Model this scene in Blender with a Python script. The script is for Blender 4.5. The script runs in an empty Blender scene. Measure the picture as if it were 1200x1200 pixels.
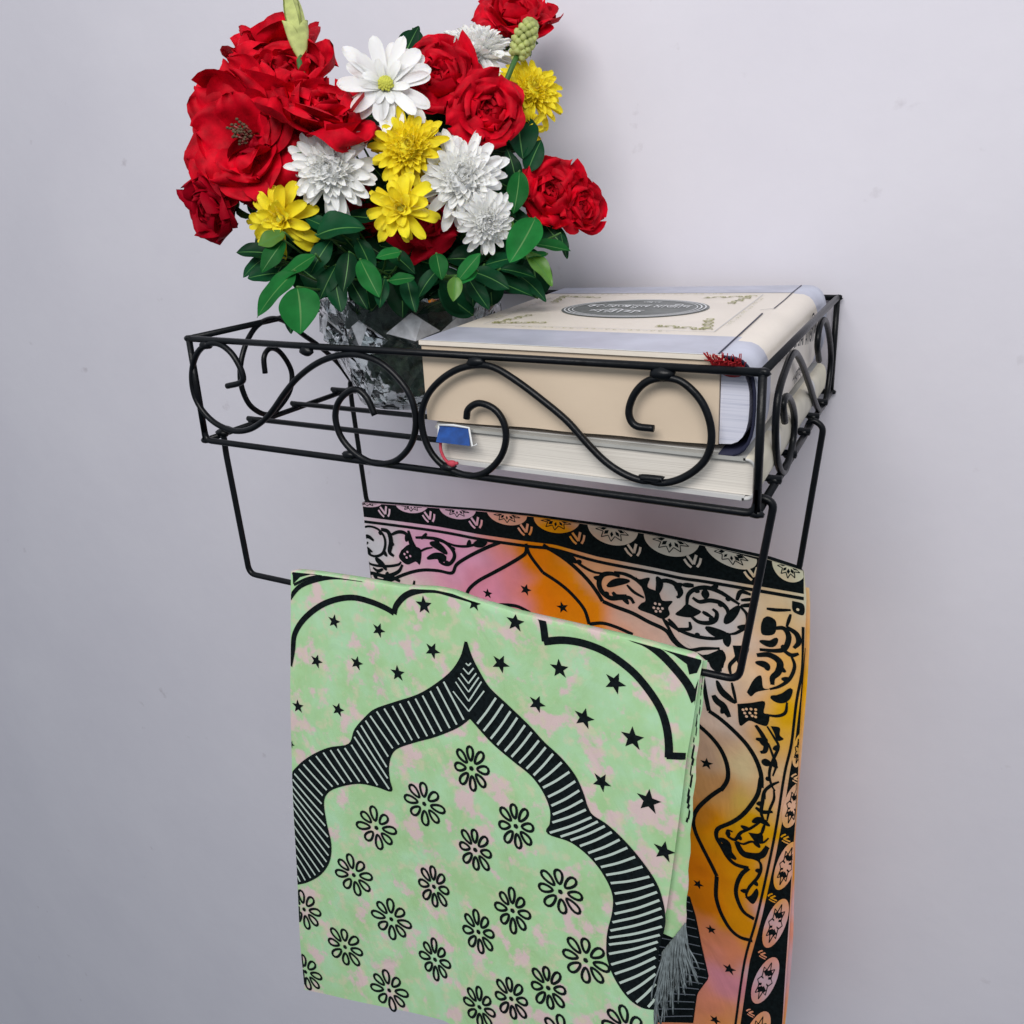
import bpy, math, random
from mathutils import Vector, Matrix, noise
from mathutils.geometry import tessellate_polygon
SC = bpy.context.scene
COL = SC.collection
# ------------------------------------------------------------------ camera, world, lights, exposure
W, D, H = 0.340, 0.2363, 0.0641          # rack: width, depth, height (m); origin = front top left corner, +Y into the wall
WALL_Y = 0.2405
CAM = Vector((0.40743, -0.34605, 0.07819))
RIGHT = Vector((0.89149, 0.45111, -0.04180)); DOWN = Vector((0.10217, -0.29008, -0.95153)); FWD = Vector((-0.44137, 0.84401, -0.30470))
cam = bpy.data.cameras.new('camera'); co = bpy.data.objects.new('camera', cam); COL.objects.link(co)
m3 = Matrix((RIGHT, -DOWN, -FWD)).transposed()
co.matrix_world = Matrix.Translation(CAM) @ m3.to_4x4()
cam.sensor_width = 36; cam.lens = 963.42/1200*36
cam.shift_x = -(617.46-600)/1200; cam.shift_y = (528.19-600)/1200
cam.clip_start = 0.01; cam.clip_end = 50
SC.camera = co
world = bpy.data.worlds.new("World"); SC.world = world; world.use_nodes = True
bg = world.node_tree.nodes['Background']; bg.inputs[1].default_value = 0.66      # a plain room: pale ceiling, greyer walls, dim floor
wn = world.node_tree.nodes; wk = world.node_tree.links
wt = wn.new('ShaderNodeTexCoord'); ws = wn.new('ShaderNodeSeparateXYZ'); wk.new(wt.outputs['Generated'], ws.inputs[0])
wm = wn.new('ShaderNodeMapRange'); wm.inputs[1].default_value = -1; wm.inputs[2].default_value = 1; wk.new(ws.outputs['Z'], wm.inputs[0])
wr = wn.new('ShaderNodeValToRGB'); e = wr.color_ramp.elements; e[0].position = .18; e[0].color = (.05,.065,.072,1); e[1].position = .85; e[1].color = (.90,.95,1.0,1); q = e.new(.52); q.color = (.50,.545,.60,1)
wk.new(wm.outputs[0], wr.inputs[0]); wk.new(wr.outputs[0], bg.inputs[0])
def area(name, loc, target, size, power, color):
    l = bpy.data.lights.new(name, 'AREA'); l.shape = 'RECTANGLE'; l.size = size[0]; l.size_y = size[1]; l.energy = power; l.color = color
    o = bpy.data.objects.new(name, l); COL.objects.link(o); o.location = loc
    o.rotation_euler = (Vector(target)-Vector(loc)).to_track_quat('-Z', 'Y').to_euler()
    return o
area('ceiling_lamp', (0.42, -0.98, 0.80), (0.20, 0.15, -0.05), (1.1, 0.45), 14.6, (1.0, 0.965, 0.93))
SC.view_settings.view_transform = 'Standard'; SC.view_settings.look = 'None'; SC.view_settings.exposure = 0; SC.view_settings.gamma = 1
SC.view_settings.use_curve_mapping = False
SC.cycles.max_bounces = 12; SC.cycles.transmission_bounces = 10; SC.cycles.transparent_max_bounces = 12
rnd = random.Random(7)

# ------------------------------------------------------------------ helpers
def mat(name, color=(.8,.8,.8), rough=.5, spec=.5, metal=0, trans=0, ior=1.45, coat=0, bump=0, bscale=200, var=0, vscale=30, objvar=0, translucent=0, sheen=0, attr=None):
    m = bpy.data.materials.new(name); m.use_nodes = True; N = m.node_tree.nodes; L = m.node_tree.links
    b = N['Principled BSDF']
    b.inputs['Base Color'].default_value = (*color, 1); b.inputs['Roughness'].default_value = rough
    b.inputs['Specular IOR Level'].default_value = spec; b.inputs['Metallic'].default_value = metal
    b.inputs['Transmission Weight'].default_value = trans; b.inputs['IOR'].default_value = ior
    b.inputs['Coat Weight'].default_value = coat; b.inputs['Sheen Weight'].default_value = sheen
    src = None
    tc = N.new('ShaderNodeTexCoord')
    if attr:
        a = N.new('ShaderNodeAttribute'); a.attribute_name = attr; src = a.outputs['Color']
    if var:
        n = N.new('ShaderNodeTexNoise'); n.inputs['Scale'].default_value = vscale; n.inputs['Detail'].default_value = 5; L.new(tc.outputs['Object'], n.inputs['Vector'])
        r = N.new('ShaderNodeMapRange'); r.inputs[1].default_value = .3; r.inputs[2].default_value = .7; r.inputs[3].default_value = 1-var; r.inputs[4].default_value = 1+var
        L.new(n.outputs['Fac'], r.inputs[0])
        h = N.new('ShaderNodeHueSaturation'); h.inputs['Color'].default_value = (*color, 1)
        if src: L.new(src, h.inputs['Color'])
        L.new(r.outputs[0], h.inputs['Value']); src = h.outputs[0]
    if objvar:
        oi = N.new('ShaderNodeObjectInfo'); r = N.new('ShaderNodeMapRange'); r.inputs[3].default_value = 1-objvar; r.inputs[4].default_value = 1+objvar
        L.new(oi.outputs['Random'], r.inputs[0])
        h = N.new('ShaderNodeHueSaturation'); h.inputs['Color'].default_value = (*color, 1)
        if src: L.new(src, h.inputs['Color'])
        L.new(r.outputs[0], h.inputs['Value']); src = h.outputs[0]
    if src: L.new(src, b.inputs['Base Color'])
    if bump:
        n = N.new('ShaderNodeTexNoise'); n.inputs['Scale'].default_value = bscale; n.inputs['Detail'].default_value = 4; L.new(tc.outputs['Object'], n.inputs['Vector'])
        bp = N.new('ShaderNodeBump'); bp.inputs['Strength'].default_value = bump; bp.inputs['Distance'].default_value = .002
        L.new(n.outputs['Fac'], bp.inputs['Height']); L.new(bp.outputs[0], b.inputs['Normal'])
    if translucent:
        t = N.new('ShaderNodeBsdfTranslucent'); t.inputs[0].default_value = (*color, 1)
        if src: L.new(src, t.inputs[0])
        mx = N.new('ShaderNodeMixShader'); mx.inputs[0].default_value = translucent
        L.new(b.outputs[0], mx.inputs[1]); L.new(t.outputs[0], mx.inputs[2]); L.new(mx.outputs[0], N['Material Output'].inputs[0])
    return m

def obj(name, verts, faces, mats, parent=None, smooth=True, midx=None, label=None, cols=None):
    me = bpy.data.meshes.new(name); me.from_pydata([tuple(v) for v in verts], [], faces)
    for m in (mats if isinstance(mats, (list, tuple)) else [mats]): me.materials.append(m)
    if midx: me.polygons.foreach_set('material_index', midx)
    me.polygons.foreach_set('use_smooth', [smooth]*len(faces))
    if cols:
        a = me.attributes.new('dye', 'FLOAT_COLOR', 'POINT')
        a.data.foreach_set('color', [c for q in cols for c in (*q, 1.0)])
    me.update()
    o = bpy.data.objects.new(name, me); COL.objects.link(o)
    if parent: o.parent = parent; o.location = -parent.location if parent.parent is None else (0,0,0)
    if label: o['label'] = label
    return o
def thing(name, label, cat, loc=(0,0,0), group=None):
    o = bpy.data.objects.new(name, None); COL.objects.link(o); o.location = loc; o.empty_display_size = .01
    o['label'] = label; o['category'] = cat
    if group: o['group'] = group
    return o
class MB:
    def __init__(s): s.v = []; s.f = []; s.m = []
    def add(s, V, F, mi=0):
        k = len(s.v); s.v += [Vector(v) for v in V]; s.f += [tuple(i+k for i in f) for f in F]; s.m += [mi]*len(F)
    def build(s, name, mats, parent=None, smooth=True, label=None, cols=None): return obj(name, s.v, s.f, mats, parent, smooth, s.m, label, cols)
def spline(pts, n=6, closed=False):
    P = [Vector(p) for p in pts]; out = []
    for i in range(len(P)-1):
        p0 = P[i-1] if i else P[0]*2-P[1]; p1 = P[i]; p2 = P[i+1]; p3 = P[i+2] if i+2 < len(P) else P[-1]*2-P[-2]
        for k in range(n):
            t = k/n
            out.append(.5*((2*p1)+(p2-p0)*t+(2*p0-5*p1+4*p2-p3)*t*t+(3*p1-p0-3*p2+p3)*t**3))
    out.append(P[-1]); return out
def tube(mb, pts, r, n=10, mi=0, r1=None, cap=True):
    P = [Vector(p) for p in pts]; T = []
    for i in range(len(P)):
        T.append(((P[min(i+1, len(P)-1)])-(P[max(i-1, 0)])).normalized())
    up = Vector((0,0,1)) if abs(T[0].z) < .9 else Vector((1,0,0))
    nrm = (up-T[0]*up.dot(T[0])).normalized(); V = []; F = []
    for i, p in enumerate(P):
        nrm = (nrm-T[i]*nrm.dot(T[i])).normalized(); b = T[i].cross(nrm)
        rr = r if r1 is None else r+(r1-r)*i/(len(P)-1)
        for k in range(n):
            a = 2*math.pi*k/n; V.append(p+nrm*math.cos(a)*rr+b*math.sin(a)*rr)
    for i in range(len(P)-1):
        for k in range(n):
            F.append((i*n+k, i*n+(k+1)%n, (i+1)*n+(k+1)%n, (i+1)*n+k))
    if cap: F.append(tuple(range(n))[::-1]); F.append(tuple((len(P)-1)*n+k for k in range(n)))
    mb.add(V, F, mi)
def round_path(pts, r=.008, n=6):
    P = [Vector(p) for p in pts]; out = [P[0]]
    for i in range(1, len(P)-1):
        a = (P[i-1]-P[i]); b = (P[i+1]-P[i]); q = min(r, a.length*.45, b.length*.45)
        s = P[i]+a.normalized()*q; e = P[i]+b.normalized()*q
        for k in range(n+1):
            t = k/n; out.append(s*(1-t)**2+P[i]*2*t*(1-t)+e*t*t)
    out.append(P[-1]); return out
def blob(mb, c, r, mi=0, seed=0, sx=1, sy=1, sz=1):
    V = []; F = []; nu, nv = 10, 7
    for j in range(nv+1):
        th = math.pi*j/nv
        for i in range(nu):
            a = 2*math.pi*i/nu; d = Vector((math.sin(th)*math.cos(a), math.sin(th)*math.sin(a), math.cos(th)))
            k = r*(1+.25*noise.noise(d*1.7+Vector((seed*3.1, 0, 0)))); V.append(Vector(c)+Vector((d.x*sx, d.y*sy, d.z*sz))*k)
    for j in range(nv):
        for i in range(nu): F.append((j*nu+i, j*nu+(i+1)%nu, (j+1)*nu+(i+1)%nu, (j+1)*nu+i))
    mb.add(V, F, mi)

# ------------------------------------------------------------------ tables: shapes traced on their own planes, in 0.1 mm
SCROLL_FRONT = [[(268,0,-273),(368,0,-249),(408,0,-220),(396,0,-151),(345,0,-71),(269,0,-24),(182,0,-21),(84,0,-65),(14,0,-147),(-24,0,-255),(-21,0,-363),(32,0,-454),(127,0,-521),(263,0,-553),(390,0,-533),(503,0,-477),(601,0,-400),(719,0,-282),(830,0,-187),(967,0,-103),(1095,0,-54),(1215,0,-33),(1314,0,-37),(1422,0,-68),(1512,0,-132),(1584,0,-219),(1614,0,-321),(1604,0,-428),(1552,0,-528),(1460,0,-608),(1356,0,-639),(1254,0,-629),(1156,0,-577),(1091,0,-502),(1070,0,-404),(1099,0,-315),(1171,0,-249),(1247,0,-225),(1306,0,-269),(1348,0,-361)],[(1929,0,-328),(1945,0,-276),(2010,0,-241),(2095,0,-264),(2146,0,-331),(2153,0,-420),(2117,0,-514),(2036,0,-599),(1944,0,-637),(1841,0,-628),(1751,0,-591),(1689,0,-526),(1655,0,-434),(1654,0,-329),(1704,0,-221),(1790,0,-136),(1897,0,-74),(2011,0,-46),(2108,0,-53),(2223,0,-108),(2359,0,-194),(2491,0,-289),(2589,0,-387),(2686,0,-473),(2783,0,-525),(2878,0,-546),(2971,0,-530),(2864,0,-533),(2954,0,-547),(3033,0,-526),(3110,0,-476),(3168,0,-408),(3191,0,-327),(3185,0,-243),(3154,0,-161),(3103,0,-98),(3035,0,-54),(2950,0,-51),(2881,0,-79),(2828,0,-143),(2806,0,-224),(2837,0,-281),(2926,0,-288)]]
SCROLL_LEFT = [[(0,569,-336),(0,579,-229),(0,638,-182),(0,715,-207),(0,783,-291),(0,818,-389),(0,788,-490),(0,710,-563),(0,596,-615),(0,498,-600),(0,397,-515),(0,352,-403),(0,350,-303),(0,384,-197),(0,462,-85),(0,574,-6),(0,716,12),(0,851,-43),(0,983,-147),(0,1124,-249),(0,1312,-414),(0,1437,-573)]]
SCROLL_RIGHT = [[(3400,572,-370),(3400,495,-265),(3400,574,-241),(3400,730,-310),(3400,858,-427),(3400,858,-549),(3400,748,-627),(3400,612,-648),(3400,476,-574),(3400,371,-452),(3400,324,-302),(3400,357,-178),(3400,496,-102),(3400,717,-54),(3400,979,-156),(3400,1287,-335),(3400,1649,-555),(3400,1849,-636),(3400,2087,-628),(3400,2185,-512),(3400,2199,-366),(3400,2026,-189),(3400,1787,-58),(3400,1595,-60),(3400,1531,-158),(3400,1648,-280)]]
G_FRAME = ([0.048,0.008,-0.149],[1.0,0.0,0.0],[0.0,-0.11425,-0.99345],[0.0,-0.99345,0.11425])
B_FRAME = ([-0.0045,0.148,-0.16],[1,0,0],[0,0,-1],[0,-1,0])
G_LEFT = [(1,-4),(-19,422),(-47,978),(-65,1492),(-71,1956),(-81,2368),(-83,2790),(-78,3244)]
G_RIGHT = [(2678,-13),(2664,125),(2646,364),(2628,533),(2617,762),(2601,993),(2585,1231),(2567,1448),(2535,1704),(2528,1872),(2536,2150)]
G_TOP = [(1,-4),(220,-25),(574,-44),(858,-52),(1099,-87),(1215,-87),(1335,-69),(1603,-45),(2301,-35),(2678,-13)]
G_BOT = [(-78,3244),(263,3150),(985,2977)]
G_FLAP = [(2686,-14),(2679,167),(2672,357),(2666,746),(2662,922),(2662,1202),(2661,1543)]
G_FRINGE = [(2544,1793),(2666,1546),(2595,2150),(2713,2009),(2807,1828)]
G_ARCS = [(32,[(-34,661),(-4,539),(17,427),(96,310),(229,196),(369,123),(504,86),(634,88),(742,106),(804,126)]),(32,[(804,131),(824,73),(888,1),(980,-48),(1099,-76),(1215,-72),(1335,-64),(1385,-58)]),(37,[(1750,-85),(1792,-24),(1810,92)]),(37,[(1799,94),(1916,59),(2041,51),(2173,75),(2308,140),(2404,222),(2477,314),(2513,401),(2531,493),(2535,570)]),(32,[(2520,560),(2628,533)]),(25,[(-19,192),(73,93),(217,21),(376,-25),(574,-44)]),(40,[(2244,-61),(2310,-42),(2380,-29),(2463,13),(2557,90),(2617,155),(2656,229)]),(15,[(14,23),(100,-4),(220,-19)]),(15,[(24,91),(133,30),(261,-15)])]
G_POLY = [[(16,-6),(179,-40),(77,29),(17,86)],[(2467,-15),(2574,-7),(2670,-6),(2671,12),(2652,72),(2614,90),(2598,38),(2530,3)],[(2648,156),(2662,102),(2675,262),(2657,248)]]
G_STARS = [(341,276,50),(686,261,50),(1020,34,59),(187,579,50),(506,522,50),(818,517,55),(1075,308,55),(1362,-43,46),(1625,16,59),(1529,289,59),(22,935,50),(347,880,50),(1758,482,55),(1895,233,59),(2221,233,64),(2047,488,64),(2332,520,69),(2163,835,59),(2440,849,73),(2537,1113,64),(-56,1232,32)]
G_FLOWERS = [(1335,1008),(989,1362),(612,1660),(421,2075),(1042,1946),(1357,1555),(1635,1295),(-27,2514),(707,2316),(1617,1876),(1379,2125),(1928,1624),(322,2680),(-51,3049),(676,2886),(1046,2484),(1390,2669),(1621,2489),(1868,2300),(2098,2013),(1032,2994),(2367,2353),(1970,2605)]
G_BAND = [([(1305,203),(1275,305),(1210,412),(1102,520),(966,627),(774,733),(641,809),(572,874),(480,989),(427,1107),(262,1179),(112,1279),(-5,1390),(-65,1492),(-74,1757),(-75,2024),(-77,2312)],[(1325,677),(1236,762),(1085,861),(928,945),(798,1024),(744,1093),(721,1189),(725,1278),(736,1347),(636,1348),(499,1361),(357,1418),(246,1491),(198,1583),(212,1739),(241,1892),(219,2032),(138,2162),(18,2268),(-78,2326)]),([(1305,203),(1338,291),(1384,370),(1451,460),(1563,538),(1701,634),(1799,713),(1905,777),(1996,855),(2049,944),(2077,1015),(2114,1061),(2206,1088),(2322,1154),(2423,1238),(2499,1326),(2537,1418),(2556,1517),(2550,1600),(2527,1724),(2527,1834),(2532,1954),(2539,2103)],[(1325,677),(1469,797),(1610,876),(1732,937),(1814,1020),(1859,1114),(1860,1207),(1845,1267),(1995,1270),(2127,1331),(2217,1423),(2260,1516),(2259,1627),(2237,1747),(2230,1835),(2239,1945),(2289,2048),(2369,2126),(2451,2145),(2539,2114)])]
G_KEYS = [([[(1308,665),(1192,471)],[(1248,742),(1120,521)],[(928,934),(786,741)],[(778,1023),(607,847)],[(670,1325),(442,1072)],[(415,1381),(261,1204)],[(270,1458),(73,1322)],[(197,1602),(-24,1447)],[(223,1964),(-60,1667)],[(139,2148),(-68,1921)],[(-21,2283),(-70,2199)]],39),([[(1360,690),(1468,510)],[(1497,788),(1619,593)],[(1665,886),(1788,716)],[(1759,939),(1884,767)],[(1792,994),(1969,826)],[(1859,1114),(2044,946)],[(1866,1205),(2083,1040)],[(1942,1261),(2170,1084)],[(2064,1300),(2257,1124)],[(2143,1353),(2358,1183)],[(2227,1447),(2478,1292)],[(2259,1627),(2536,1407)],[(2242,1745),(2545,1500)],[(2236,1861),(2532,1634)],[(2255,1977),(2517,1723)],[(2305,2058),(2517,1828)],[(2389,2117),(2525,1902)],[(2475,2128),(2530,2022)]],41)]
G_CHEV = [[(1304,336),(1321,348),(1338,328)],[(1286,372),(1321,402),(1355,356)],[(1269,409),(1320,461),(1372,384)],[(1251,440),(1320,515),(1389,406)],[(1233,471),(1320,575),(1406,429)],[(1215,536),(1319,640),(1423,484)]]
B_TOP = [(-5,-2),(470,-39),(1097,-86),(1530,-108),(2067,-116),(2442,-110),(2911,-87),(3242,-65),(3465,-22)]
B_LEFT = [(-5,-2),(-99,733)]
B_RIGHT = [(3465,-22),(3492,171),(3503,539),(3508,990),(3518,1463),(3521,1817),(3527,2336),(3537,2964),(3539,3465),(3538,3814)]
B_BAND = ([(-6,5),(469,-32),(1096,-79),(1530,-101),(2067,-109),(2443,-104),(2681,-99),(2912,-81),(3188,-68),(3465,-16)],[(-23,136),(720,112),(1105,116),(1506,107),(1730,97),(2063,134),(2486,144),(2685,153),(2843,149),(3198,150),(3475,150)])
B_MED = [[(-93,3),(50,42),(202,-16)],[(338,-35),(479,32),(649,-57)],[(752,-64),(907,19),(1081,-76)],[(1178,-90),(1348,1),(1516,-99)],[(1572,-107),(1733,2),(1937,-115)],[(1996,-118),(2168,24),(2369,-99)],[(2412,-105),(2588,36),(2797,-87)],[(2832,-86),(3028,46),(3173,-41)],[(3269,-58),(3371,80),(3481,-18)]]
B_VEE = [(218,63),(647,44),(1074,29),(1496,19),(1914,20),(2332,42),(2754,52),(3156,72)]
B_LINES = [(20,[(-28,178),(717,153),(1102,155),(1505,145),(1728,135),(2062,171),(2487,180),(2686,188),(2844,183),(3199,183),(3477,183)]),(23,[(1278,151),(1151,219),(992,318),(868,413),(816,497),(688,502),(537,523),(393,575),(242,655),(133,722),(51,798)]),(23,[(1501,137),(1493,197),(1455,238),(1329,331),(1200,420),(1068,511),(971,604),(925,695)]),(26,[(1637,115),(1784,181),(1895,252),(1993,336),(2058,414),(2101,480)]),(26,[(2101,480),(2189,502),(2328,529),(2445,572),(2570,612),(2633,688),(2726,751)]),(26,[(2831,867),(2864,1054),(2892,1186)]),(26,[(2892,1186),(2973,1229),(3072,1303),(3162,1389),(3229,1491),(3269,1602),(3278,1714),(3271,1639),(3257,1770),(3213,1884),(3153,1995),(3082,2082),(2993,2165),(2973,2216),(2979,2265),(3015,2325),(3068,2409),(3128,2448),(3220,2442)]),(26,[(3220,2442),(3173,2514),(3143,2612),(3138,2711),(3169,2806),(3209,2861),(3280,2887)]),(23,[(1496,127),(1527,214),(1628,335)]),(23,[(1628,335),(1765,402),(1866,475),(1955,574),(1992,689)]),(23,[(1992,689),(2099,659),(2209,670),(2328,701)]),(26,[(2796,1309),(2913,1398),(2989,1490),(3034,1602),(3041,1716),(2999,1820),(2991,1822),(2911,1921),(2829,2052),(2797,2167),(2816,2275),(2871,2392),(2943,2523),(2989,2612)]),(26,[(2989,2614),(2987,2762),(2996,2841),(3032,2949),(3100,3060),(3180,3108),(3276,3096)]),(15,[(3484,387),(3496,693),(3473,960),(3459,1295),(3427,1549),(3400,1935),(3369,2270),(3298,2871),(3227,3323),(3180,4013)]),(7,[(-38,252),(-110,816)])]
B_RBAND = ([(3503,539),(3495,954),(3481,1288),(3460,1538),(3435,1922),(3404,2256),(3334,2854),(3265,3304),(3219,3991)],[(3508,537),(3506,951),(3508,1279),(3516,1519),(3520,1891),(3520,2210),(3526,2767),(3528,3258),(3532,3817)])
B_RMED = [[(3511,1327),(3553,1286),(3514,1189)],[(3497,1790),(3566,1708),(3504,1608)],[(3479,2318),(3556,2226),(3497,2106)],[(3434,2858),(3519,2746),(3453,2633)],[(3386,3432),(3481,3307),(3407,3201)],[(3347,4011),(3445,3875),(3369,3765)]]
B_RVEE = [(3479,1560),(3437,2084),(3374,2635),(3330,3187),(3266,3811)]
B_STARS = [(1141,608,45),(1481,504,50),(1782,593,50),(2886,1632,50),(2848,2755,45),(2958,3152,45),(3114,3465,55),(3017,4057,50)]
B_ARCH = ([(2523,2919),(2527,3441),(2530,3897),(2533,4371)],[(2785,2908),(2835,3080),(2889,3357),(2957,3642),(2866,3861),(2838,4202)])
B_SCROLLS = [(13,[(-42,240),(49,213),(134,226),(185,281),(190,356),(152,439),(75,478),(3,464),(-19,403),(16,359)]),(13,[(-79,531),(35,563),(182,550),(300,515),(332,484)]),(23,[(163,221),(233,235),(251,320),(226,413),(266,445)]),(17,[(258,256),(333,219),(402,221),(437,277),(441,377)]),(19,[(433,191),(451,275),(487,331)]),(17,[(496,243),(592,227),(700,222),(791,244),(851,306),(846,368),(788,428),(722,427),(698,394)]),(14,[(610,188),(550,246)]),(29,[(629,270),(708,282),(789,335)]),(10,[(496,380),(583,327),(653,303)]),(24,[(588,414),(673,374),(753,372),(702,428)]),(12,[(778,233),(868,249),(972,237),(1064,204),(1166,170)]),(26,[(1038,215),(1103,190),(1160,171)]),(19,[(-83,677),(10,646),(84,646),(172,643),(293,581),(344,508)]),(14,[(-52,435),(-5,414),(50,444)]),(17,[(-69,569),(-30,614),(-69,688)]),(23,[(73,491),(113,523),(168,552)]),(16,[(27,630),(64,689),(152,685)]),(19,[(-39,329),(23,307),(77,336)]),(12,[(1671,143),(1841,171),(1951,230),(2039,259),(2115,256)]),(23,[(1796,162),(1852,180),(1907,210)]),(21,[(2234,256),(2170,246),(2104,270),(2076,331),(2092,396),(2157,440),(2233,425),(2307,410),(2339,448)]),(23,[(2136,353),(2212,305),(2308,276)]),(19,[(2179,390),(2211,418),(2286,397)]),(15,[(2191,231),(2276,232),(2350,257),(2413,311)]),(13,[(2287,313),(2339,358),(2413,388)]),(21,[(2505,206),(2526,256),(2506,347)]),(16,[(2526,245),(2586,223),(2647,254),(2668,315),(2648,341)]),(14,[(2549,516),(2606,610)]),(16,[(2590,518),(2672,601)]),(19,[(2505,249),(2576,225),(2647,244),(2678,292),(2658,339)]),(19,[(2687,236),(2765,226)]),(17,[(2719,381),(2728,303),(2776,251),(2853,225),(2940,240),(3017,277),(3075,307)]),(23,[(2844,237),(2846,312)]),(17,[(2758,319),(2807,341),(2875,317),(2952,322),(3001,376),(2990,459)]),(17,[(2750,462),(2801,495),(2870,490),(2917,458),(2926,403),(2896,377)]),(16,[(2828,412),(2888,438)]),(15,[(2549,527),(2652,583),(2773,611),(2902,604),(3008,569)]),(16,[(2569,545),(2643,675),(2735,732),(2835,697),(2953,669)]),(14,[(2652,583),(2742,563),(2741,508)]),(28,[(2851,527),(2930,554),(3007,552)]),(26,[(3075,318),(3021,404),(2981,472)]),(13,[(3075,318),(3124,371),(3127,455),(3064,523),(3017,545)]),(16,[(3055,280),(3080,212),(3146,220)]),(14,[(3083,274),(3197,241)]),(16,[(3084,316),(3190,284)]),(38,[(2963,678),(2955,735),(2927,798),(2963,851)]),(14,[(3058,633),(3070,707),(3025,785),(3037,866)]),(13,[(3250,302),(3313,299),(3402,281)]),(12,[(3403,311),(3382,409)]),(19,[(3302,438),(3365,424),(3399,479),(3381,568),(3328,601),(3218,617)]),(19,[(3382,409),(3446,447),(3463,506),(3435,555)]),(21,[(3215,553),(3289,557),(3328,506)]),(16,[(3364,582),(3420,611),(3468,589)]),(13,[(3420,611),(3447,690),(3420,794),(3360,865),(3297,904)]),(24,[(3201,664),(3284,644),(3351,682),(3345,759),(3311,812),(3313,866)]),(21,[(3194,721),(3260,726),(3281,765)]),(21,[(2940,923),(2974,997),(3023,1038),(3075,1074)]),(28,[(2920,1048),(2945,1087),(2986,1113),(3011,1153),(3036,1196)]),(12,[(3043,915),(3079,1069)]),(12,[(3282,1112),(3357,1100),(3407,1058),(3414,976)]),(28,[(3305,962),(3357,965),(3400,936),(3437,864)]),(19,[(3217,1213),(3266,1282),(3292,1348),(3287,1406),(3257,1425)]),(11,[(3293,1200),(3343,1277),(3376,1341),(3351,1442),(3331,1524),(3327,1601),(3346,1671),(3371,1711)]),(15,[(3222,1323),(3261,1325),(3291,1312)]),(10,[(3307,1334),(3342,1426),(3368,1493),(3350,1594)]),(25,[(3268,1497),(3299,1496),(3330,1486)]),(12,[(3305,1802),(3302,1735),(3346,1671),(3394,1626)]),(14,[(3346,1662),(3302,1735),(3291,1827),(3287,1927),(3314,1996)]),(10,[(3363,1704),(3367,1780),(3341,1887),(3329,1981)]),(17,[(3246,1892),(3295,1914),(3364,1889)]),(21,[(3227,2028),(3282,1988),(3351,2017)]),(13,[(3290,1995),(3221,2081),(3151,2148),(3112,2225),(3062,2213),(3056,2164),(3093,2160)]),(12,[(3315,2016),(3295,2114)]),(10,[(3112,2235),(3171,2243),(3226,2201),(3306,2180),(3348,2124)]),(28,[(2996,2259),(3047,2281),(3066,2357),(3127,2401)]),(29,[(3121,2242),(3165,2318),(3215,2329),(3303,2294),(3344,2201)]),(12,[(3232,2343),(3290,2351),(3308,2406),(3288,2498),(3234,2605),(3213,2689),(3239,2721)])]
B_POLY = [[(343,381),(419,318),(474,321),(540,347),(514,477),(474,459),(387,500),(315,449)],[(2350,235),(2381,251),(2454,226),(2439,300),(2516,324),(2547,383),(2619,374),(2589,430),(2599,483),(2549,527),(2476,509),(2371,486),(2392,437),(2423,408),(2402,324)],[(2680,422),(2719,375),(2769,392),(2819,414),(2780,455),(2731,477),(2640,474)],[(2968,545),(3016,539),(3028,597),(3010,645),(2976,620)],[(3039,627),(3143,613),(3136,691),(3112,796),(3066,730)],[(3231,380),(3262,357),(3313,383),(3308,478),(3231,501),(3219,435)],[(3407,213),(3478,224),(3482,300),(3429,296),(3410,269)],[(3147,966),(3190,854),(3236,815),(3254,904),(3297,904),(3213,948),(3177,992)],[(3087,1076),(3179,1043),(3268,1009),(3266,1099),(3304,1106),(3293,1196),(3232,1200),(3170,1190),(3109,1245)],[(3316,1193),(3376,1189),(3379,1248),(3407,1272),(3366,1298),(3341,1241)],[(3229,1312),(3298,1300),(3297,1365),(3262,1362)],[(3203,2128),(3271,2113),(3298,2087),(3310,2169),(3263,2192),(3233,2168)],[(3205,2714),(3246,2680),(3284,2600),(3301,2651),(3266,2752)],[(2704,672),(2836,747),(2972,676),(2958,835)]]
B_SPECK = [(375,407),(406,383),(393,435),(430,416),(2496,416),(2527,415),(2486,451),(2517,450),(2548,444),(2502,476),(2533,469),(3128,1110),(3150,1099),(3181,1091),(3212,1087),(3140,1134),(3175,1124),(3213,1114),(3153,1158),(3191,1143),(3214,1145),(3445,267)]
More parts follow.
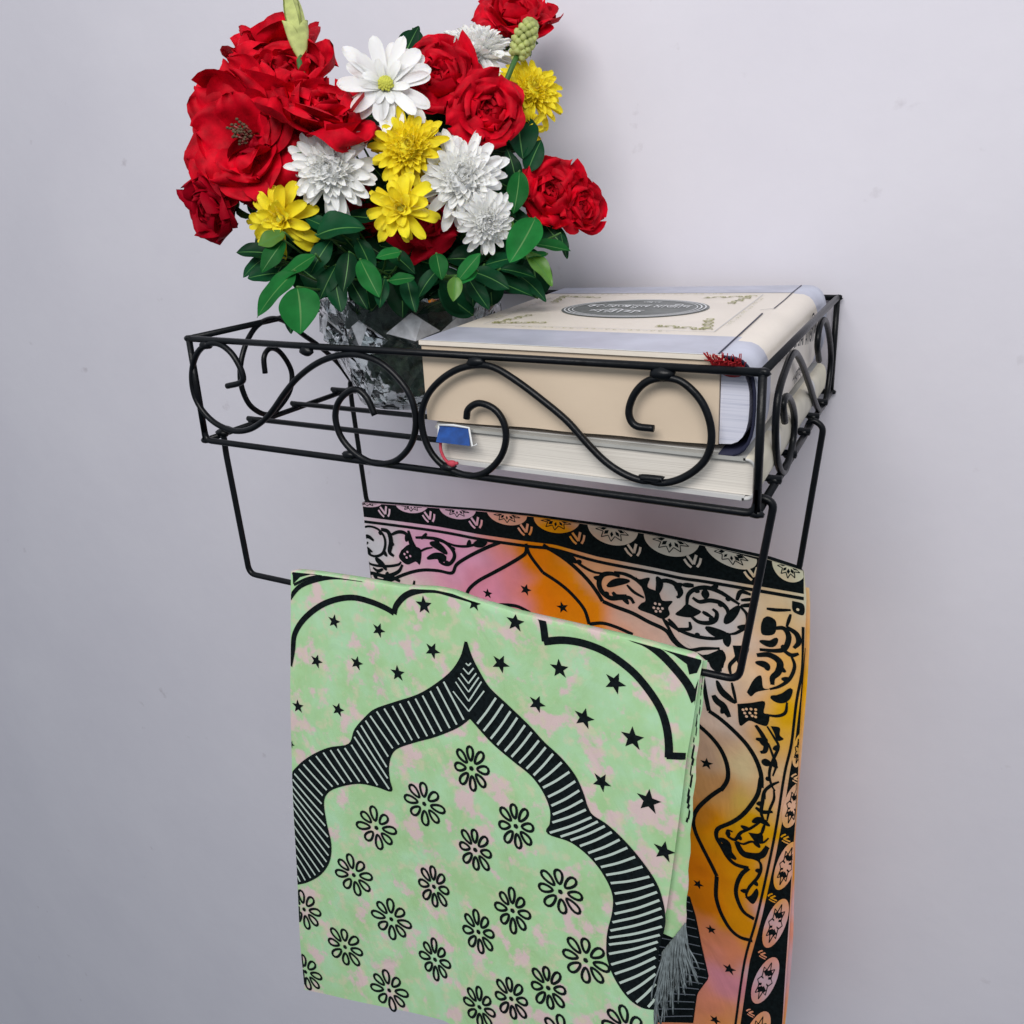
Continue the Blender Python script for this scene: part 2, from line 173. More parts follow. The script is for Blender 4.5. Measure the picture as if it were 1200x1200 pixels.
B_DYE = [(86,386,(0.62,0.62,0.66)),(599,300,(0.72,0.45,0.58)),(915,320,(0.75,0.45,0.58)),(305,735,(0.66,0.6,0.55)),(1128,574,(0.72,0.38,0.46)),(1363,384,(0.72,0.36,0.36)),(1551,210,(0.78,0.3,0.06)),(1787,444,(0.83,0.32,0.03)),(1986,684,(0.83,0.33,0.04)),(1644,543,(0.78,0.3,0.1)),(1343,751,(0.72,0.38,0.42)),(2318,543,(0.66,0.52,0.42)),(2062,188,(0.74,0.52,0.3)),(2567,292,(0.62,0.6,0.6)),(2930,543,(0.62,0.6,0.62)),(2979,274,(0.62,0.58,0.56)),(2882,957,(0.62,0.6,0.62)),(3252,157,(0.7,0.62,0.4)),(3368,319,(0.72,0.62,0.33)),(3411,624,(0.85,0.58,0.22)),(3405,1019,(0.86,0.55,0.12)),(3170,815,(0.78,0.68,0.46)),(3332,1244,(0.85,0.58,0.18)),(3011,1269,(0.76,0.68,0.58)),(2896,1519,(0.58,0.46,0.34)),(3142,1586,(0.86,0.78,0.46)),(2935,1802,(0.56,0.38,0.19)),(3153,1876,(0.86,0.68,0.24)),(2848,2138,(0.55,0.3,0.1)),(3010,2233,(0.8,0.42,0.06)),(3284,2128,(0.85,0.5,0.06)),(2826,2625,(0.62,0.27,0.06)),(3053,2612,(0.85,0.36,0.03)),(3243,2612,(0.85,0.47,0.05)),(2866,2939,(0.62,0.28,0.08)),(3162,2974,(0.85,0.42,0.05)),(3004,3130,(0.75,0.38,0.22)),(3107,3253,(0.75,0.38,0.22)),(3085,3612,(0.7,0.38,0.4)),(2958,3950,(0.78,0.4,0.25)),(3066,4076,(0.8,0.42,0.2)),(3505,1823,(0.8,0.6,0.42)),(3473,2320,(0.78,0.56,0.42)),(3428,2860,(0.68,0.52,0.52)),(3386,3432,(0.62,0.5,0.55)),(3332,3974,(0.75,0.5,0.2)),(3466,176,(0.66,0.68,0.55)),(1385,-25,(0.78,0.52,0.36)),(1735,-58,(0.82,0.4,0.06)),(942,-28,(0.7,0.52,0.62)),(467,-10,(0.7,0.55,0.64)),(2194,-32,(0.62,0.58,0.5)),(2623,-26,(0.58,0.57,0.52)),(3026,-15,(0.6,0.6,0.55)),(3379,24,(0.66,0.7,0.55))]
BOOK_OVAL = [(1931,1156),(2823,1317),(2150,1921),(2575,733)]
BOOK_BAND = [(1692,-1),(3211,-59),(1627,531),(3146,375),(1648,1760),(3156,1976)]
BOOK_CREASE = [[(3202,-25),(3160,520),(3195,1007)],[(3128,1176),(3205,1254)],[(3205,1254),(3204,1707),(3165,2470)]]


# ------------------------------------------------------------------ wall (the only setting)
def wall_material():
    m = mat('wall_paint', (.80,.79,.825), .62, .3); N = m.node_tree.nodes; L = m.node_tree.links; b = N['Principled BSDF']
    tc = N.new('ShaderNodeTexCoord')
    n = N.new('ShaderNodeTexNoise'); n.inputs['Scale'].default_value = 5; n.inputs['Detail'].default_value = 8; n.inputs['Roughness'].default_value = .65; L.new(tc.outputs['Object'], n.inputs['Vector'])
    r = N.new('ShaderNodeValToRGB'); r.color_ramp.elements[0].position = .3; r.color_ramp.elements[0].color = (.725,.705,.785,1); r.color_ramp.elements[1].position = .7; r.color_ramp.elements[1].color = (.775,.755,.83,1)
    L.new(n.outputs['Fac'], r.inputs[0])
    v = N.new('ShaderNodeTexNoise'); v.inputs['Scale'].default_value = 38; v.inputs['Detail'].default_value = 6; L.new(tc.outputs['Object'], v.inputs['Vector'])
    s = N.new('ShaderNodeValToRGB'); s.color_ramp.elements[0].position = .20; s.color_ramp.elements[0].color = (.66,.63,.63,1); s.color_ramp.elements[1].position = .30; s.color_ramp.elements[1].color = (1,1,1,1)
    L.new(v.outputs['Fac'], s.inputs[0])
    mx = N.new('ShaderNodeMix'); mx.data_type = 'RGBA'; mx.blend_type = 'MULTIPLY'; mx.inputs[0].default_value = .7
    L.new(r.outputs[0], mx.inputs[6]); L.new(s.outputs[0], mx.inputs[7]); L.new(mx.outputs[2], b.inputs['Base Color'])
    g = N.new('ShaderNodeTexNoise'); g.inputs['Scale'].default_value = 60; g.inputs['Detail'].default_value = 6; L.new(tc.outputs['Object'], g.inputs['Vector'])
    bp = N.new('ShaderNodeBump'); bp.inputs['Strength'].default_value = .07; bp.inputs['Distance'].default_value = .004; L.new(g.outputs['Fac'], bp.inputs['Height']); L.new(bp.outputs[0], b.inputs['Normal'])
    return m
wl = obj('wall', [(-2.5,WALL_Y,-2),(3.5,WALL_Y,-2),(3.5,WALL_Y,1.6),(-2.5,WALL_Y,1.6)], [(0,1,2,3)], wall_material(), smooth=False)
wl['kind'] = 'structure'; wl['label'] = 'pale lavender white painted wall behind the wire shelf'; wl['category'] = 'wall'

# ------------------------------------------------------------------ wire rack
BLACK = mat('black_wire', (.003,.004,.006), .34, .30, bump=.12, bscale=260, var=.4, vscale=90)
rack = thing('wire_shelf', 'black scrolled wire shelf on the wall carrying flowers, books and mats', 'shelf', (0, D, -H))
def wire(name, pts, r=.0019, n=10, blobs=()):
    mb = MB(); tube(mb, pts, r, n)
    for i, (c, q) in enumerate(blobs): blob(mb, c, q, seed=i+len(pts), sx=1.7)
    return mb.build(name, BLACK, rack)
RR = .00195
wire('top_rail', [(-.001,0,0),(W*.3,0,-.0003),(W+.001,0,0)], RR, blobs=[((.014,-.0004,-.0032),.0028),((.0915,-.0004,-.003),.0028),((.2005,-.0005,-.003),.0032),((.2965,-.0005,-.003),.0034)])
wire('bottom_rail', round_path([(0,0,-H+.012),(0,0,-H),(W,0,-H),(W,0,-H+.012)], .006), RR, blobs=[((.1135,-.0004,-H+.003),.0028),((.1795,-.0004,-H+.0032),.003)])
for x in (0, W):
    wire('side_top_rail', [(x,0,0),(x,D/2,.0004),(x,D,0)], RR)
    wire('side_bottom_rail', [(x,0,-H),(x,D/2,-H-.0004),(x,D,-H)], RR)
    for y in (0, D): wire('corner_post', [(x,y,.001),(x,y,-H)], RR, blobs=[((x,y,0),.0021),((x,y,-H),.0022)])
wire('back_rail', [(0,D,0),(W,D,0)], RR); wire('back_rail', [(0,D,-H),(W,D,-H)], RR)
for y in (.040, .082, .126, .160, .196):
    wire('shelf_wire', [(-.0035,y,-H+.0032),(W+.0035,y,-H+.0032)], .0018, blobs=[((0,y,-H+.002),.0022),((W,y,-H+.002),.0022)])
S = 1e-4
for c in SCROLL_FRONT: wire('scroll', spline([(p[0]*S, -.0008, p[2]*S) for p in c], 6), .0018)
for c in SCROLL_LEFT: wire('scroll', spline([(.0005, p[1]*S, p[2]*S) for p in c], 6), .0018)
for c in SCROLL_RIGHT: wire('scroll', spline([(W+.0005, p[1]*S, p[2]*S) for p in c], 6), .0018)
# two hanging towel bars hooked on the side rails
YF, YB = .0108, .1502
wire('towel_bar', round_path([(.016,YF-.003,-H+.0055),(.0045,YF,-H+.0062),(.0035,YF,-H-.01),(.0075,YF,-.1600),(.3330,YF,-.1575),(.3455,YF,-.062),(.3385,YF,-.0595),(.3365,YF,-.069)], .006), .0019, blobs=[((.0035,YF,-H+.002),.003)])
wire('towel_bar', round_path([(.012,YB,-H+.006),(-.0055,YB,-H+.0062),(-.0060,YB,-H-.01),(-.0018,YB,-.1625),(.3385,YB,-.1625),(.3475,YB,-.0645),(.3400,YB,-.0600),(.3375,YB,-.069)], .006), .0019)

# ------------------------------------------------------------------ prayer mats
INK = mat('printed_black', (.0050,.0085,.010), .85, .12, var=.5, vscale=420)
def green_dye():
    m = mat('green_dye', (.3,.7,.3), .85, .12, bump=.06, bscale=1500); N = m.node_tree.nodes; L = m.node_tree.links; b = N['Principled BSDF']
    tc = N.new('ShaderNodeTexCoord')
    def nz(s, d, off):
        mp = N.new('ShaderNodeMapping'); mp.inputs['Location'].default_value = off; L.new(tc.outputs['Object'], mp.inputs['Vector'])
        n = N.new('ShaderNodeTexNoise'); n.inputs['Scale'].default_value = s; n.inputs['Detail'].default_value = d; n.inputs['Roughness'].default_value = .6; L.new(mp.outputs[0], n.inputs['Vector']); return n.outputs['Fac']
    def ramp(f, stops):
        r = N.new('ShaderNodeValToRGB'); e = r.color_ramp.elements
        e[0].position, e[0].color = stops[0][0], (*stops[0][1], 1); e[1].position, e[1].color = stops[1][0], (*stops[1][1], 1)
        for p, c in stops[2:]: q = e.new(p); q.color = (*c, 1)
        L.new(f, r.inputs[0]); return r.outputs[0]
    base = ramp(nz(42, 6, (0,0,0)), [(.34,(.39,.62,.31)),(.66,(.45,.71,.45)),(.5,(.42,.67,.37))])
    pf = ramp(nz(56, 5, (3,1,2)), [(.535,(0,0,0)),(.61,(.88,.88,.88))])
    mx = N.new('ShaderNodeMix'); mx.data_type = 'RGBA'; L.new(pf, mx.inputs[0]); L.new(base, mx.inputs[6]); mx.inputs[7].default_value = (.74,.53,.56,1)
    of = ramp(nz(120, 5, (7,4,5)), [(.52,(0,0,0)),(.66,(.65,.65,.65))])
    m2 = N.new('ShaderNodeMix'); m2.data_type = 'RGBA'; L.new(of, m2.inputs[0]); L.new(mx.outputs[2], m2.inputs[6]); m2.inputs[7].default_value = (.66,.62,.44,1)
    L.new(m2.outputs[2], b.inputs['Base Color']); return m
GREEN = green_dye()
def wrinkle(m):
    N = m.node_tree.nodes; L = m.node_tree.links; tc = N.new('ShaderNodeTexCoord'); mp = N.new('ShaderNodeMapping'); mp.inputs['Scale'].default_value = (1.0, 1.0, .45); mp.inputs['Rotation'].default_value = (0, .5, 0); L.new(tc.outputs['Object'], mp.inputs['Vector'])
    n = N.new('ShaderNodeTexNoise'); n.inputs['Scale'].default_value = 30; n.inputs['Detail'].default_value = 4; n.inputs['Distortion'].default_value = 1.2; L.new(mp.outputs[0], n.inputs['Vector'])
    b = N.new('ShaderNodeBump'); b.inputs['Strength'].default_value = .35; b.inputs['Distance'].default_value = .006; L.new(n.outputs['Fac'], b.inputs['Height'])
    old = next((x for x in N if x.type == 'BUMP' and x != b), None)
    if old: L.new(b.outputs[0], old.inputs['Normal'])
    else: L.new(b.outputs[0], N['Principled BSDF'].inputs['Normal'])
wrinkle(GREEN); wrinkle(INK)
TIE = mat('tie_dye', (.7,.5,.3), .85, .12, bump=.06, bscale=1500, var=.08, vscale=60, attr='dye')
wrinkle(TIE)
def dye(u, v):
    w = 0; c = Vector((0,0,0)); n = noise.noise(Vector((u*45, v*45, 0)))*.012; n2 = noise.noise(Vector((u*45, v*45, 9)))*.012
    for (a, b, k) in B_DYE:
        q = 1/(((u+n-a*S)**2+(v+n2-b*S)**2)+6e-5)**1.6; w += q; c += Vector(k)*q
    c /= w; g = (c.x+c.y+c.z)/3; return tuple(min(.93, max(.004, (g+(q-g)*1.36)*(1.14, 1.11-.26*max(0, min(1, (c.x-c.z)*2)), 1.10)[i])) for i, q in enumerate(c))
class Cloth:
    """a sheet hung over a bar: u along the bar, v down the front; v<0 rolls over the bar and down the back"""
    def __init__(s, frame, r, amp, ph):
        s.o, s.eu, s.ev, s.n = [Vector(q) for q in frame]; s.r = r; s.amp = amp; s.ph = ph
        s.mb = MB(); s.uv = []; s.top = None; s.left = None
    def wave(s, u, v):
        d = min(1, max(0, v)/.08)
        return s.amp*d*(math.sin(u*21+s.ph+v*5)+.6*math.sin(u*47+2*s.ph-v*9)+.8*noise.noise(Vector((u*14, v*14, s.ph))))
    def P(s, u, v, h=0):
        if v >= 0: return s.o+s.eu*u+s.ev*v+s.n*(h+s.wave(u, v))
        a = -v/s.r
        if a < math.pi: return s.o+s.eu*u-s.n*s.r+(s.n*math.cos(a)-s.ev*math.sin(a))*(s.r+h)
        return s.o+s.eu*u-s.n*(2*s.r+h)+s.ev*(-v-math.pi*s.r)
    def push(s, UV, F, h, mi):
        if s.top: UV = [(u, max(v, s.top(u)+.0004)) for u, v in UV]
        if s.left: UV = [(max(u, s.left(v)+.0004), v) for u, v in UV]
        s.mb.add([s.P(u, v, h) for u, v in UV], F, mi); s.uv += list(UV)
    def ribbon(s, pts, w, h=.00035, mi=1, taper=False, lim=None):
        P = [Vector((p[0]*S, p[1]*S, 0)) for p in pts]
        P = spline(P, 5) if len(P) > 2 else [P[0].lerp(P[1], k/4) for k in range(5)]
        UV = []; F = []; n = len(P)
        for i, p in enumerate(P):
            t = (P[min(i+1, n-1)]-P[max(i-1, 0)]).normalized(); q = Vector((-t.y, t.x, 0)); k = w*S/2
            if taper:
                x = i/(n-1); k *= (.62+.42*math.sin(math.pi*min(1, x*1.05))**.8) if taper == 1 else (.34+1.0*math.sin(math.pi*x)**.7)
            for sg in (-1, 1):
                a = p+q*sg*k
                if lim: a.x = min(a.x, lim(a.y)-.0004)
                UV.append((a.x, a.y))
        for i in range(n-1): F.append((2*i, 2*i+1, 2*i+3, 2*i+2))
        s.push(UV, F, h, mi)
    def poly(s, pts, h=.0003, mi=1, lim=None):
        UV = [(p[0]*S, p[1]*S) for p in pts]
        if lim: UV = [(min(u, lim(v)-.0004), v) for u, v in UV]
        tri = tessellate_polygon([[Vector((u, v, 0)) for u, v in UV]])
        s.push(UV, [tuple(t) for t in tri], h, mi)
    def strip(s, A, B, h=.0003, mi=1, n=40, k=5):
        A = resample([Vector((p[0]*S, p[1]*S, 0)) for p in A], n); B = resample([Vector((p[0]*S, p[1]*S, 0)) for p in B], n)
        UV = []; F = []
        for i in range(n):
            for j in range(k+1): q = A[i].lerp(B[i], j/k); UV.append((q.x, q.y))
        for i in range(n-1):
            for j in range(k): F.append((i*(k+1)+j, i*(k+1)+j+1, (i+1)*(k+1)+j+1, (i+1)*(k+1)+j))
        s.push(UV, F, h, mi)
    def star(s, u, v, r, rot=0, h=.00035, mi=1):
        UV = [(u*S, v*S)]; 
        for k in range(10):
            a = rot-math.pi/2+k*math.pi/5; q = r*S*(1 if k % 2 == 0 else .42); UV.append((u*S+math.cos(a)*q, v*S+math.sin(a)*q))
        s.push(UV, [(0, 1+k, 1+(k+1) % 10) for k in range(10)], h, mi)
    def loop(s, pts, w, h=.00035, mi=1, lim=None):
        P = [Vector((p[0], p[1], 0)) for p in pts]; n = len(P); UV = []; F = []
        for i, p in enumerate(P):
            t = (P[(i+1) % n]-P[i-1]).normalized(); q = Vector((-t.y, t.x, 0))
            for sg in (-1, 1):
                a = p+q*sg*w*S/2
                if lim: a.x = min(a.x, lim(a.y)-.0004)
                UV.append((a.x, a.y))
        for i in range(n): j = (i+1) % n; F.append((2*i, 2*i+1, 2*j+1, 2*j))
        s.push(UV, F, h, mi)
def resample(P, n):
    L = [0]
    for i in range(1, len(P)): L.append(L[-1]+(P[i]-P[i-1]).length)
    out = []; j = 0
    for k in range(n):
        t = L[-1]*k/(n-1)
        while j < len(P)-2 and L[j+1] < t: j += 1
        d = L[j+1]-L[j]; out.append(P[j].lerp(P[j+1], min(1, max(0, (t-L[j])/d if d else 0))))
    return out
def interp(tab, key, x, val):
    T = sorted(((p[key]*S, p[val]*S) for p in tab))
    if x <= T[0][0]: a, b = T[0], T[1]
    elif x >= T[-1][0]: a, b = T[-2], T[-1]
    else:
        for i in range(len(T)-1):
            if T[i][0] <= x <= T[i+1][0]: a, b = T[i], T[i+1]; break
    return a[1]+(b[1]-a[1])*(x-a[0])/(b[0]-a[0]) if b[0] != a[0] else a[1]
def body(cl, left, right, top, bot, nu=60, nv=80, back=.22, h=0, mi=0, roll_mi=0):
    """front sheet between its edges, rolled over the bar and down behind"""
    UV = []; F = []
    rows = []
    for j in range(nv+1): rows.append(('f', j/nv))
    for j in range(1, 9): rows.append(('r', j/8))
    for j in range(1, 9): rows.append(('b', j/8))
    for kind, t in rows:
        for i in range(nu+1):
            x = i/nu
            uu = left(0)+(right(0)-left(0))*x
            if kind == 'f':
                tp = top(uu); v = tp+(bot(uu)-tp)*t; u = left(v)+(right(v)-left(v))*x
            elif kind == 'r': u = uu+(.5-x)*.012*t; v = top(uu)-math.pi*cl.r*t
            else: u = uu+(.5-x)*(.012+.03*t); v = -math.pi*cl.r-back*t
            UV.append((u, v))
    R = nv+17
    order = list(range(nv, -1, -1))+list(range(nv+1, nv+17))
    for a, b in zip(order[:-1], order[1:]):
        for i in range(nu): F.append((a*(nu+1)+i, a*(nu+1)+i+1, b*(nu+1)+i+1, b*(nu+1)+i))
    # where the crest rises above the bar line, keep it on the flat part (v<0 there is still the front sheet)
    V = []
    for k, (u, v) in enumerate(UV):
        kind, t = rows[k//(nu+1)]
        if kind == 'f': V.append(cl.o+cl.eu*u+cl.ev*v+cl.n*(h+cl.wave(u, v)))
        elif kind == 'r':
            a = math.pi*t; tp = top(u); V.append(cl.o+cl.eu*u+cl.ev*tp-cl.n*cl.r+(cl.n*math.cos(a)-cl.ev*math.sin(a)*.3)*cl.r)
        else: V.append(cl.o+cl.eu*u+cl.ev*(top(u)*(1-t)+back*t)-cl.n*(2*cl.r))
    cl.mb.add(V, F, mi); cl.uv += UV
    for k in range(len(F)-16*nu, len(F)-8*nu): cl.mb.m[k-len(F)] = roll_mi
# the printed marks sit on the same flat front even just above v=0
Cloth.P = lambda s, u, v, h=0: s.o+s.eu*u+s.ev*v+s.n*(h+s.wave(u, v))

# ---- green mat
gm = thing('prayer_mat', 'folded pale green prayer mat with black arch, stars and flowers over the front bar', 'prayer mat', (.17, .0105, -.16))
gc = Cloth(G_FRAME, .0028, .0016, 1.3)
gl = lambda v: interp(G_LEFT, 1, v, 0); gr = lambda v: interp(G_RIGHT, 1, v, 0)
body(gc, gl, gr, lambda u: interp(G_TOP, 0, u, 1)+.0010, lambda u: interp(G_BOT, 0, u, 1) if u < .12 else max(.2924, interp(G_BOT, 0, u, 1)), nu=60, nv=80, back=.26)
glim = lambda v: gr(v)
gc.left = gl; gc.top = lambda u: interp(G_TOP, 0, u, 1)+.0008
for w, p in G_ARCS: gc.ribbon(p, w*1.2, lim=glim)
for p in G_POLY: gc.poly(p, lim=glim)
for i, (u, v, r) in enumerate(G_STARS): gc.star(u, v, r, rot=.15+.25*math.sin(i*2.3))
for (A, B) in G_BAND:
    A2 = [(p.x/S, p.y/S) for p in spline([Vector((a[0]*S, a[1]*S, 0)) for a in A], 5)]
    B2 = [(p.x/S, p.y/S) for p in spline([Vector((a[0]*S, a[1]*S, 0)) for a in B], 5)]
    # fill between the two edges with matched key stations
    ki = G_BAND.index((A, B)); keys, ns = G_KEYS[ki]
    def par(curve, q):
        return min(range(len(curve)), key=lambda i: (curve[i][0]-q[0])**2+(curve[i][1]-q[1])**2)
    fa = resample([Vector((a[0], a[1], 0)) for a in A2], 400); fb = resample([Vector((b[0], b[1], 0)) for b in B2], 400)
    st = [(0, 0)]+[(par(fb, k[0]), par(fa, k[1])) for k in keys]+[(399, 399)]
    for i in range(1, len(st)): st[i] = (max(st[i][0], st[i-1][0]), max(st[i][1], st[i-1][1]))
    def station(t):
        x = t*(len(st)-1); i = min(int(x), len(st)-2); f = x-i
        ib = st[i][0]+(st[i+1][0]-st[i][0])*f; ia = st[i][1]+(st[i+1][1]-st[i][1])*f
        def at(F_, q):
            j = min(int(q), 398); return F_[j].lerp(F_[j+1], q-j)
        return at(fb, ib), at(fa, ia)
    UV = []; F = []; n = 140
    for i in range(n+1):
        b, a = station(i/n)
        for j in range(5): q = b.lerp(a, j/4); UV.append((q.x*S, q.y*S))
    for i in range(n):
        for j in range(4): F.append((i*5+j, i*5+j+1, (i+1)*5+j+1, (i+1)*5+j))
    gc.push(UV, F, .0003, 1)
    gc.ribbon(A, 17, .00042); gc.ribbon(B, 17, .00042)
    # pale stripes evenly spaced along the middle of the band
    mid = [station(i/600) for i in range(601)]; Lm = [0]
    for i in range(1, 601):
        Lm.append(Lm[-1]+((mid[i][0]+mid[i][1])-(mid[i-1][0]+mid[i-1][1])).length/2)
    for s_ in range(ns):
        tt = Lm[-1]*(s_+.9)/(ns+.6); j = min(range(601), key=lambda i: abs(Lm[i]-tt)); b, a = mid[j]
        if (a-b).length < 25 or j < 600*(1.0 if ki else 1.25)/(len(st)-1): continue
        k = 11/(a-b).length
        bow = Vector((0, -.04*(a-b).length, 0)) if ki else Vector((0,0,0))
        p0 = b.lerp(a, k); p1 = b.lerp(a, 1-k); pm = p0.lerp(p1, .5)-bow*.6
        gc.ribbon([(p0.x, p0.y), (pm.x, pm.y), (p1.x, p1.y)], 13.5, .0006, 2)
for p in G_CHEV:
    gc.ribbon(p[:2], 9, .0006, 2); gc.ribbon(p[1:], 9, .0006, 2)
for i, (u, v) in enumerate(G_FLOWERS):
    if v*S > (interp(G_BOT, 0, u*S, 1) if u*S < .12 else .2924)-.004: continue
    gc.star(u, v, 19, .3, .00035); gc.push([(u*S+math.cos(k*.785)*.0016, v*S+math.sin(k*.785)*.0016) for k in range(8)], [tuple(range(8))], .0004, 1)
    r0 = -.12+.1*math.sin(i*1.7)
    for k in range(8):
        a = r0+k*math.pi/4; L0, L1 = .0050, .0146+.0008*math.sin(k*3+i); c, sn = math.cos(a), math.sin(a); P = []
        for q in range(14):
            t = 2*math.pi*q/14; x = (L0+L1)/2+(L1-L0)/2*math.cos(t); y = .0024*math.sin(t)*(1+.35*math.cos(t))
            P.append((u*S+c*x-sn*y, v*S+sn*x+c*y))
        xs = .80 if .10 < u*S < .19 and v*S > .10 else 1.0
        P = [(u*S+(x-u*S)*xs, y) for x, y in P]
        P = [(min(max(x, gl(y)+.0006), gr(y)-.0004), min(y, (interp(G_BOT, 0, x, 1) if x < .12 else .2924)-.0006)) for x, y in P]
        gc.loop(P, 18)
STRIPE = mat('pale_print', (.52,.62,.56), .8, .2)
gc.mb.build('cloth', [GREEN, INK, STRIPE], gm)
# folded layers showing at the right edge: a narrow inner fold with chips of print, and its fringe
for dz, off, vend, nm in ((.0042, 0, .166, 'inner_fold'),):
    mb = MB(); V = []; F = []; n = 30
    for i in range(n+1):
        v = .002+(vend-.002)*i/n; e = interp(G_FLAP, 1, v, 0)+off+.0004*math.sin(v*300)
        for j, u in enumerate((gr(v)-.05, gr(v)-.008, e-.001, e)):
            V.append(gc.P(u, v, -dz+(-.001 if j == 3 else 0)))
    for i in range(n):
        for j in range(3): F.append((i*4+j, i*4+j+1, (i+1)*4+j+1, (i+1)*4+j))
    mb.add(V, F, 0)
    if off == 0:
        for i in range(20):
            v = .012+.0042*i+rnd.uniform(-.001, .001); a = gr(v); e = interp(G_FLAP, 1, v, 0); w_ = e-a
            if v > .1: break
            c = a+w_*rnd.uniform(.35, .75); l = rnd.uniform(.0016, .0035); hw = w_*rnd.uniform(.08, .20)
            q = [(c-hw, v+l*.7), (c+hw*.4, v+l), (c+hw, v-l*.6), (c-hw*.3, v-l)]
            mb.add([gc.P(x, y, -dz+.0004) for x, y in q], [(0,1,2,3)], 1)
    mb.build(nm, [GREEN, INK], gm)
FR = mat('grey_thread', (.17,.20,.21), .7, .3, var=.4, vscale=300)
mb = MB()
for i in range(85):
    t = rnd.random(); u0, v0 = [G_FRINGE[0][k]*S+(G_FRINGE[1][k]-G_FRINGE[0][k])*S*t for k in (0, 1)]
    L_ = rnd.uniform(.026, .041)*(1.25-.55*t); sw = rnd.uniform(-.004, .004)+(t-.35)*.010; hh = -.001+rnd.uniform(-.002, .003)
    tube(mb, spline([gc.P(u0, v0-.002, -.003), gc.P(u0+sw*.3+rnd.uniform(-.001,.001), v0+L_*.3, hh), gc.P(u0+sw*.8+rnd.uniform(-.0015,.0015), v0+L_*.7, hh+.001), gc.P(u0+sw+rnd.uniform(-.002,.002), v0+L_, hh)], 3), .00042, 6)
mb.build('fringe', FR, gm)

# ---- orange mat on the rear bar
om = thing('prayer_mat', 'orange and pink tie-dyed prayer mat with black floral border on the rear bar', 'prayer mat', (.17, .152, -.16))
oc = Cloth(B_FRAME, .0022, .0014, 4.1)
bl = lambda v: -.0003-.002*max(0, v); br = lambda v: interp(B_RIGHT, 1, v, 0)
body(oc, bl, br, lambda u: interp(B_TOP, 0, u, 1)+.0012, lambda u: .44, nu=90, nv=110, back=.42, roll_mi=1)
blim = lambda v: br(v)
oc.left = bl; oc.top = lambda u: interp(B_TOP, 0, u, 1)+.0010
oc.strip(B_BAND[0], B_BAND[1], .0003, 1, 90, 5)
PALE = 0
def medallion(c, a, b, half, i):
    """pale oval with an inked star flower; a = half width vector, b = half height vector"""
    n = 28; rng = range(n+1) if half else range(n)
    pts = []
    for k in rng:
        t = math.pi*k/n if half else 2*math.pi*k/n
        q = c+a*math.cos(t)+b*math.sin(t); pts.append((min(q.x, br(q.y)-.0005), q.y))
    m_ = len(pts); cc = (min(c.x, br(c.y)-.0005), c.y)
    oc.push([cc]+pts, [(0, 1+k, 1+(k+1) % m_) for k in range(m_ if not half else m_-1)], .0006, 0)
    N_ = 10 if half else 16
    zz = []
    for k in range(N_+1):
        t = (math.pi if half else 2*math.pi)*k/N_
        r = .80 if k % 2 else .50
        zz.append(c+a*math.cos(t)*r*.86+b*math.sin(t)*r)
    oc.ribbon_lin(zz, 6.5, .0008)
    for k in range(5 if half else 8):
        t = (math.pi*(k+.5)/5) if half else 2*math.pi*k/8
        q0 = c+a*math.cos(t)*.22+b*math.sin(t)*.22; q1 = c+a*math.cos(t)*.52+b*math.sin(t)*.55; nn = Vector((-(q1-q0).y, (q1-q0).x, 0))*.28
        L = [q0, q0.lerp(q1, .5)+nn, q1, q0.lerp(q1, .5)-nn]
        oc.push([(min(q.x, br(q.y)-.0005), q.y) for q in L], [(0,1,2,3)], .0008, 1)
def ribbon_lin(s, P, w, h):
    for a, b in zip(P[:-1], P[1:]):
        t = (b-a).normalized(); q = Vector((-t.y, t.x, 0))*w*S/2
        s.push([(min(p.x, br(p.y)-.0005), p.y) for p in (a-q, a+q, b+q, b-q)], [(0,1,2,3)], h, 1)
Cloth.ribbon_lin = ribbon_lin
for i, (p, q, r) in enumerate(B_MED):
    p, q, r = [Vector((k[0]*S, k[1]*S, 0)) for k in (p, q, r)]; c = (p+r)/2
    medallion(c, (r-p)/2, q-c, True, i)
for (c, a, b) in B_RMED:
    c = Vector((c[0]*S, c[1]*S, 0)); medallion(c, Vector((a[0]*S, a[1]*S, 0))-c, Vector((b[0]*S, b[1]*S, 0))-c, False, 0)
def vee(u, v, sc=1, rot=0):
    M = lambda x, y: (u+(x*math.cos(rot)-y*math.sin(rot))*sc, v+(x*math.sin(rot)+y*math.cos(rot))*sc)
    for l, w in (([M(-26,-38), M(2,20)], 17), ([M(2,20), M(30,-38)], 17), ([M(-50,-16), M(-36,16), M(-16,40)], 15), ([M(54,-16), M(40,16), M(20,40)], 15)):
        oc.ribbon([(a/1, b/1) for a, b in l], w*sc, .0006, 0, lim=blim)
for (u, v) in B_VEE: vee(u, v-6, 1.12, -.22)
oc.strip(B_RBAND[0], B_RBAND[1], .0003, 1, 60, 3)
def mir(P): return [(3505-a, b) for a, b in P]                       # the left side of the print mirrors the right
oc.strip(mir(B_RBAND[1]), mir(B_RBAND[0]), .0003, 1, 60, 3)
for (c, a, b) in B_RMED:
    c, a, b = [Vector((q[0]*S, q[1]*S, 0)) for q in mir((c, a, b))]; c.x = max(c.x, .004); medallion(c, a-c, b-c, False, 0)
for w, p in B_LINES:
    if min(q[1] for q in p) > 560 and min(q[0] for q in p) > 1750: oc.ribbon(mir(p), w*1.22, .0004, 1)
for w, p in B_SCROLLS:
    if min(q[1] for q in p) > 560 and min(q[0] for q in p) > 1750: oc.ribbon(mir(p), w*1.85, .0005, 1, taper=(2 if w > 19 and len(p) < 5 else 1))
for (u, v) in B_RVEE: vee(u+26, v, .72, 1.25)
for w, p in B_LINES: oc.ribbon(p, w*1.22, .0004, 1, lim=blim)
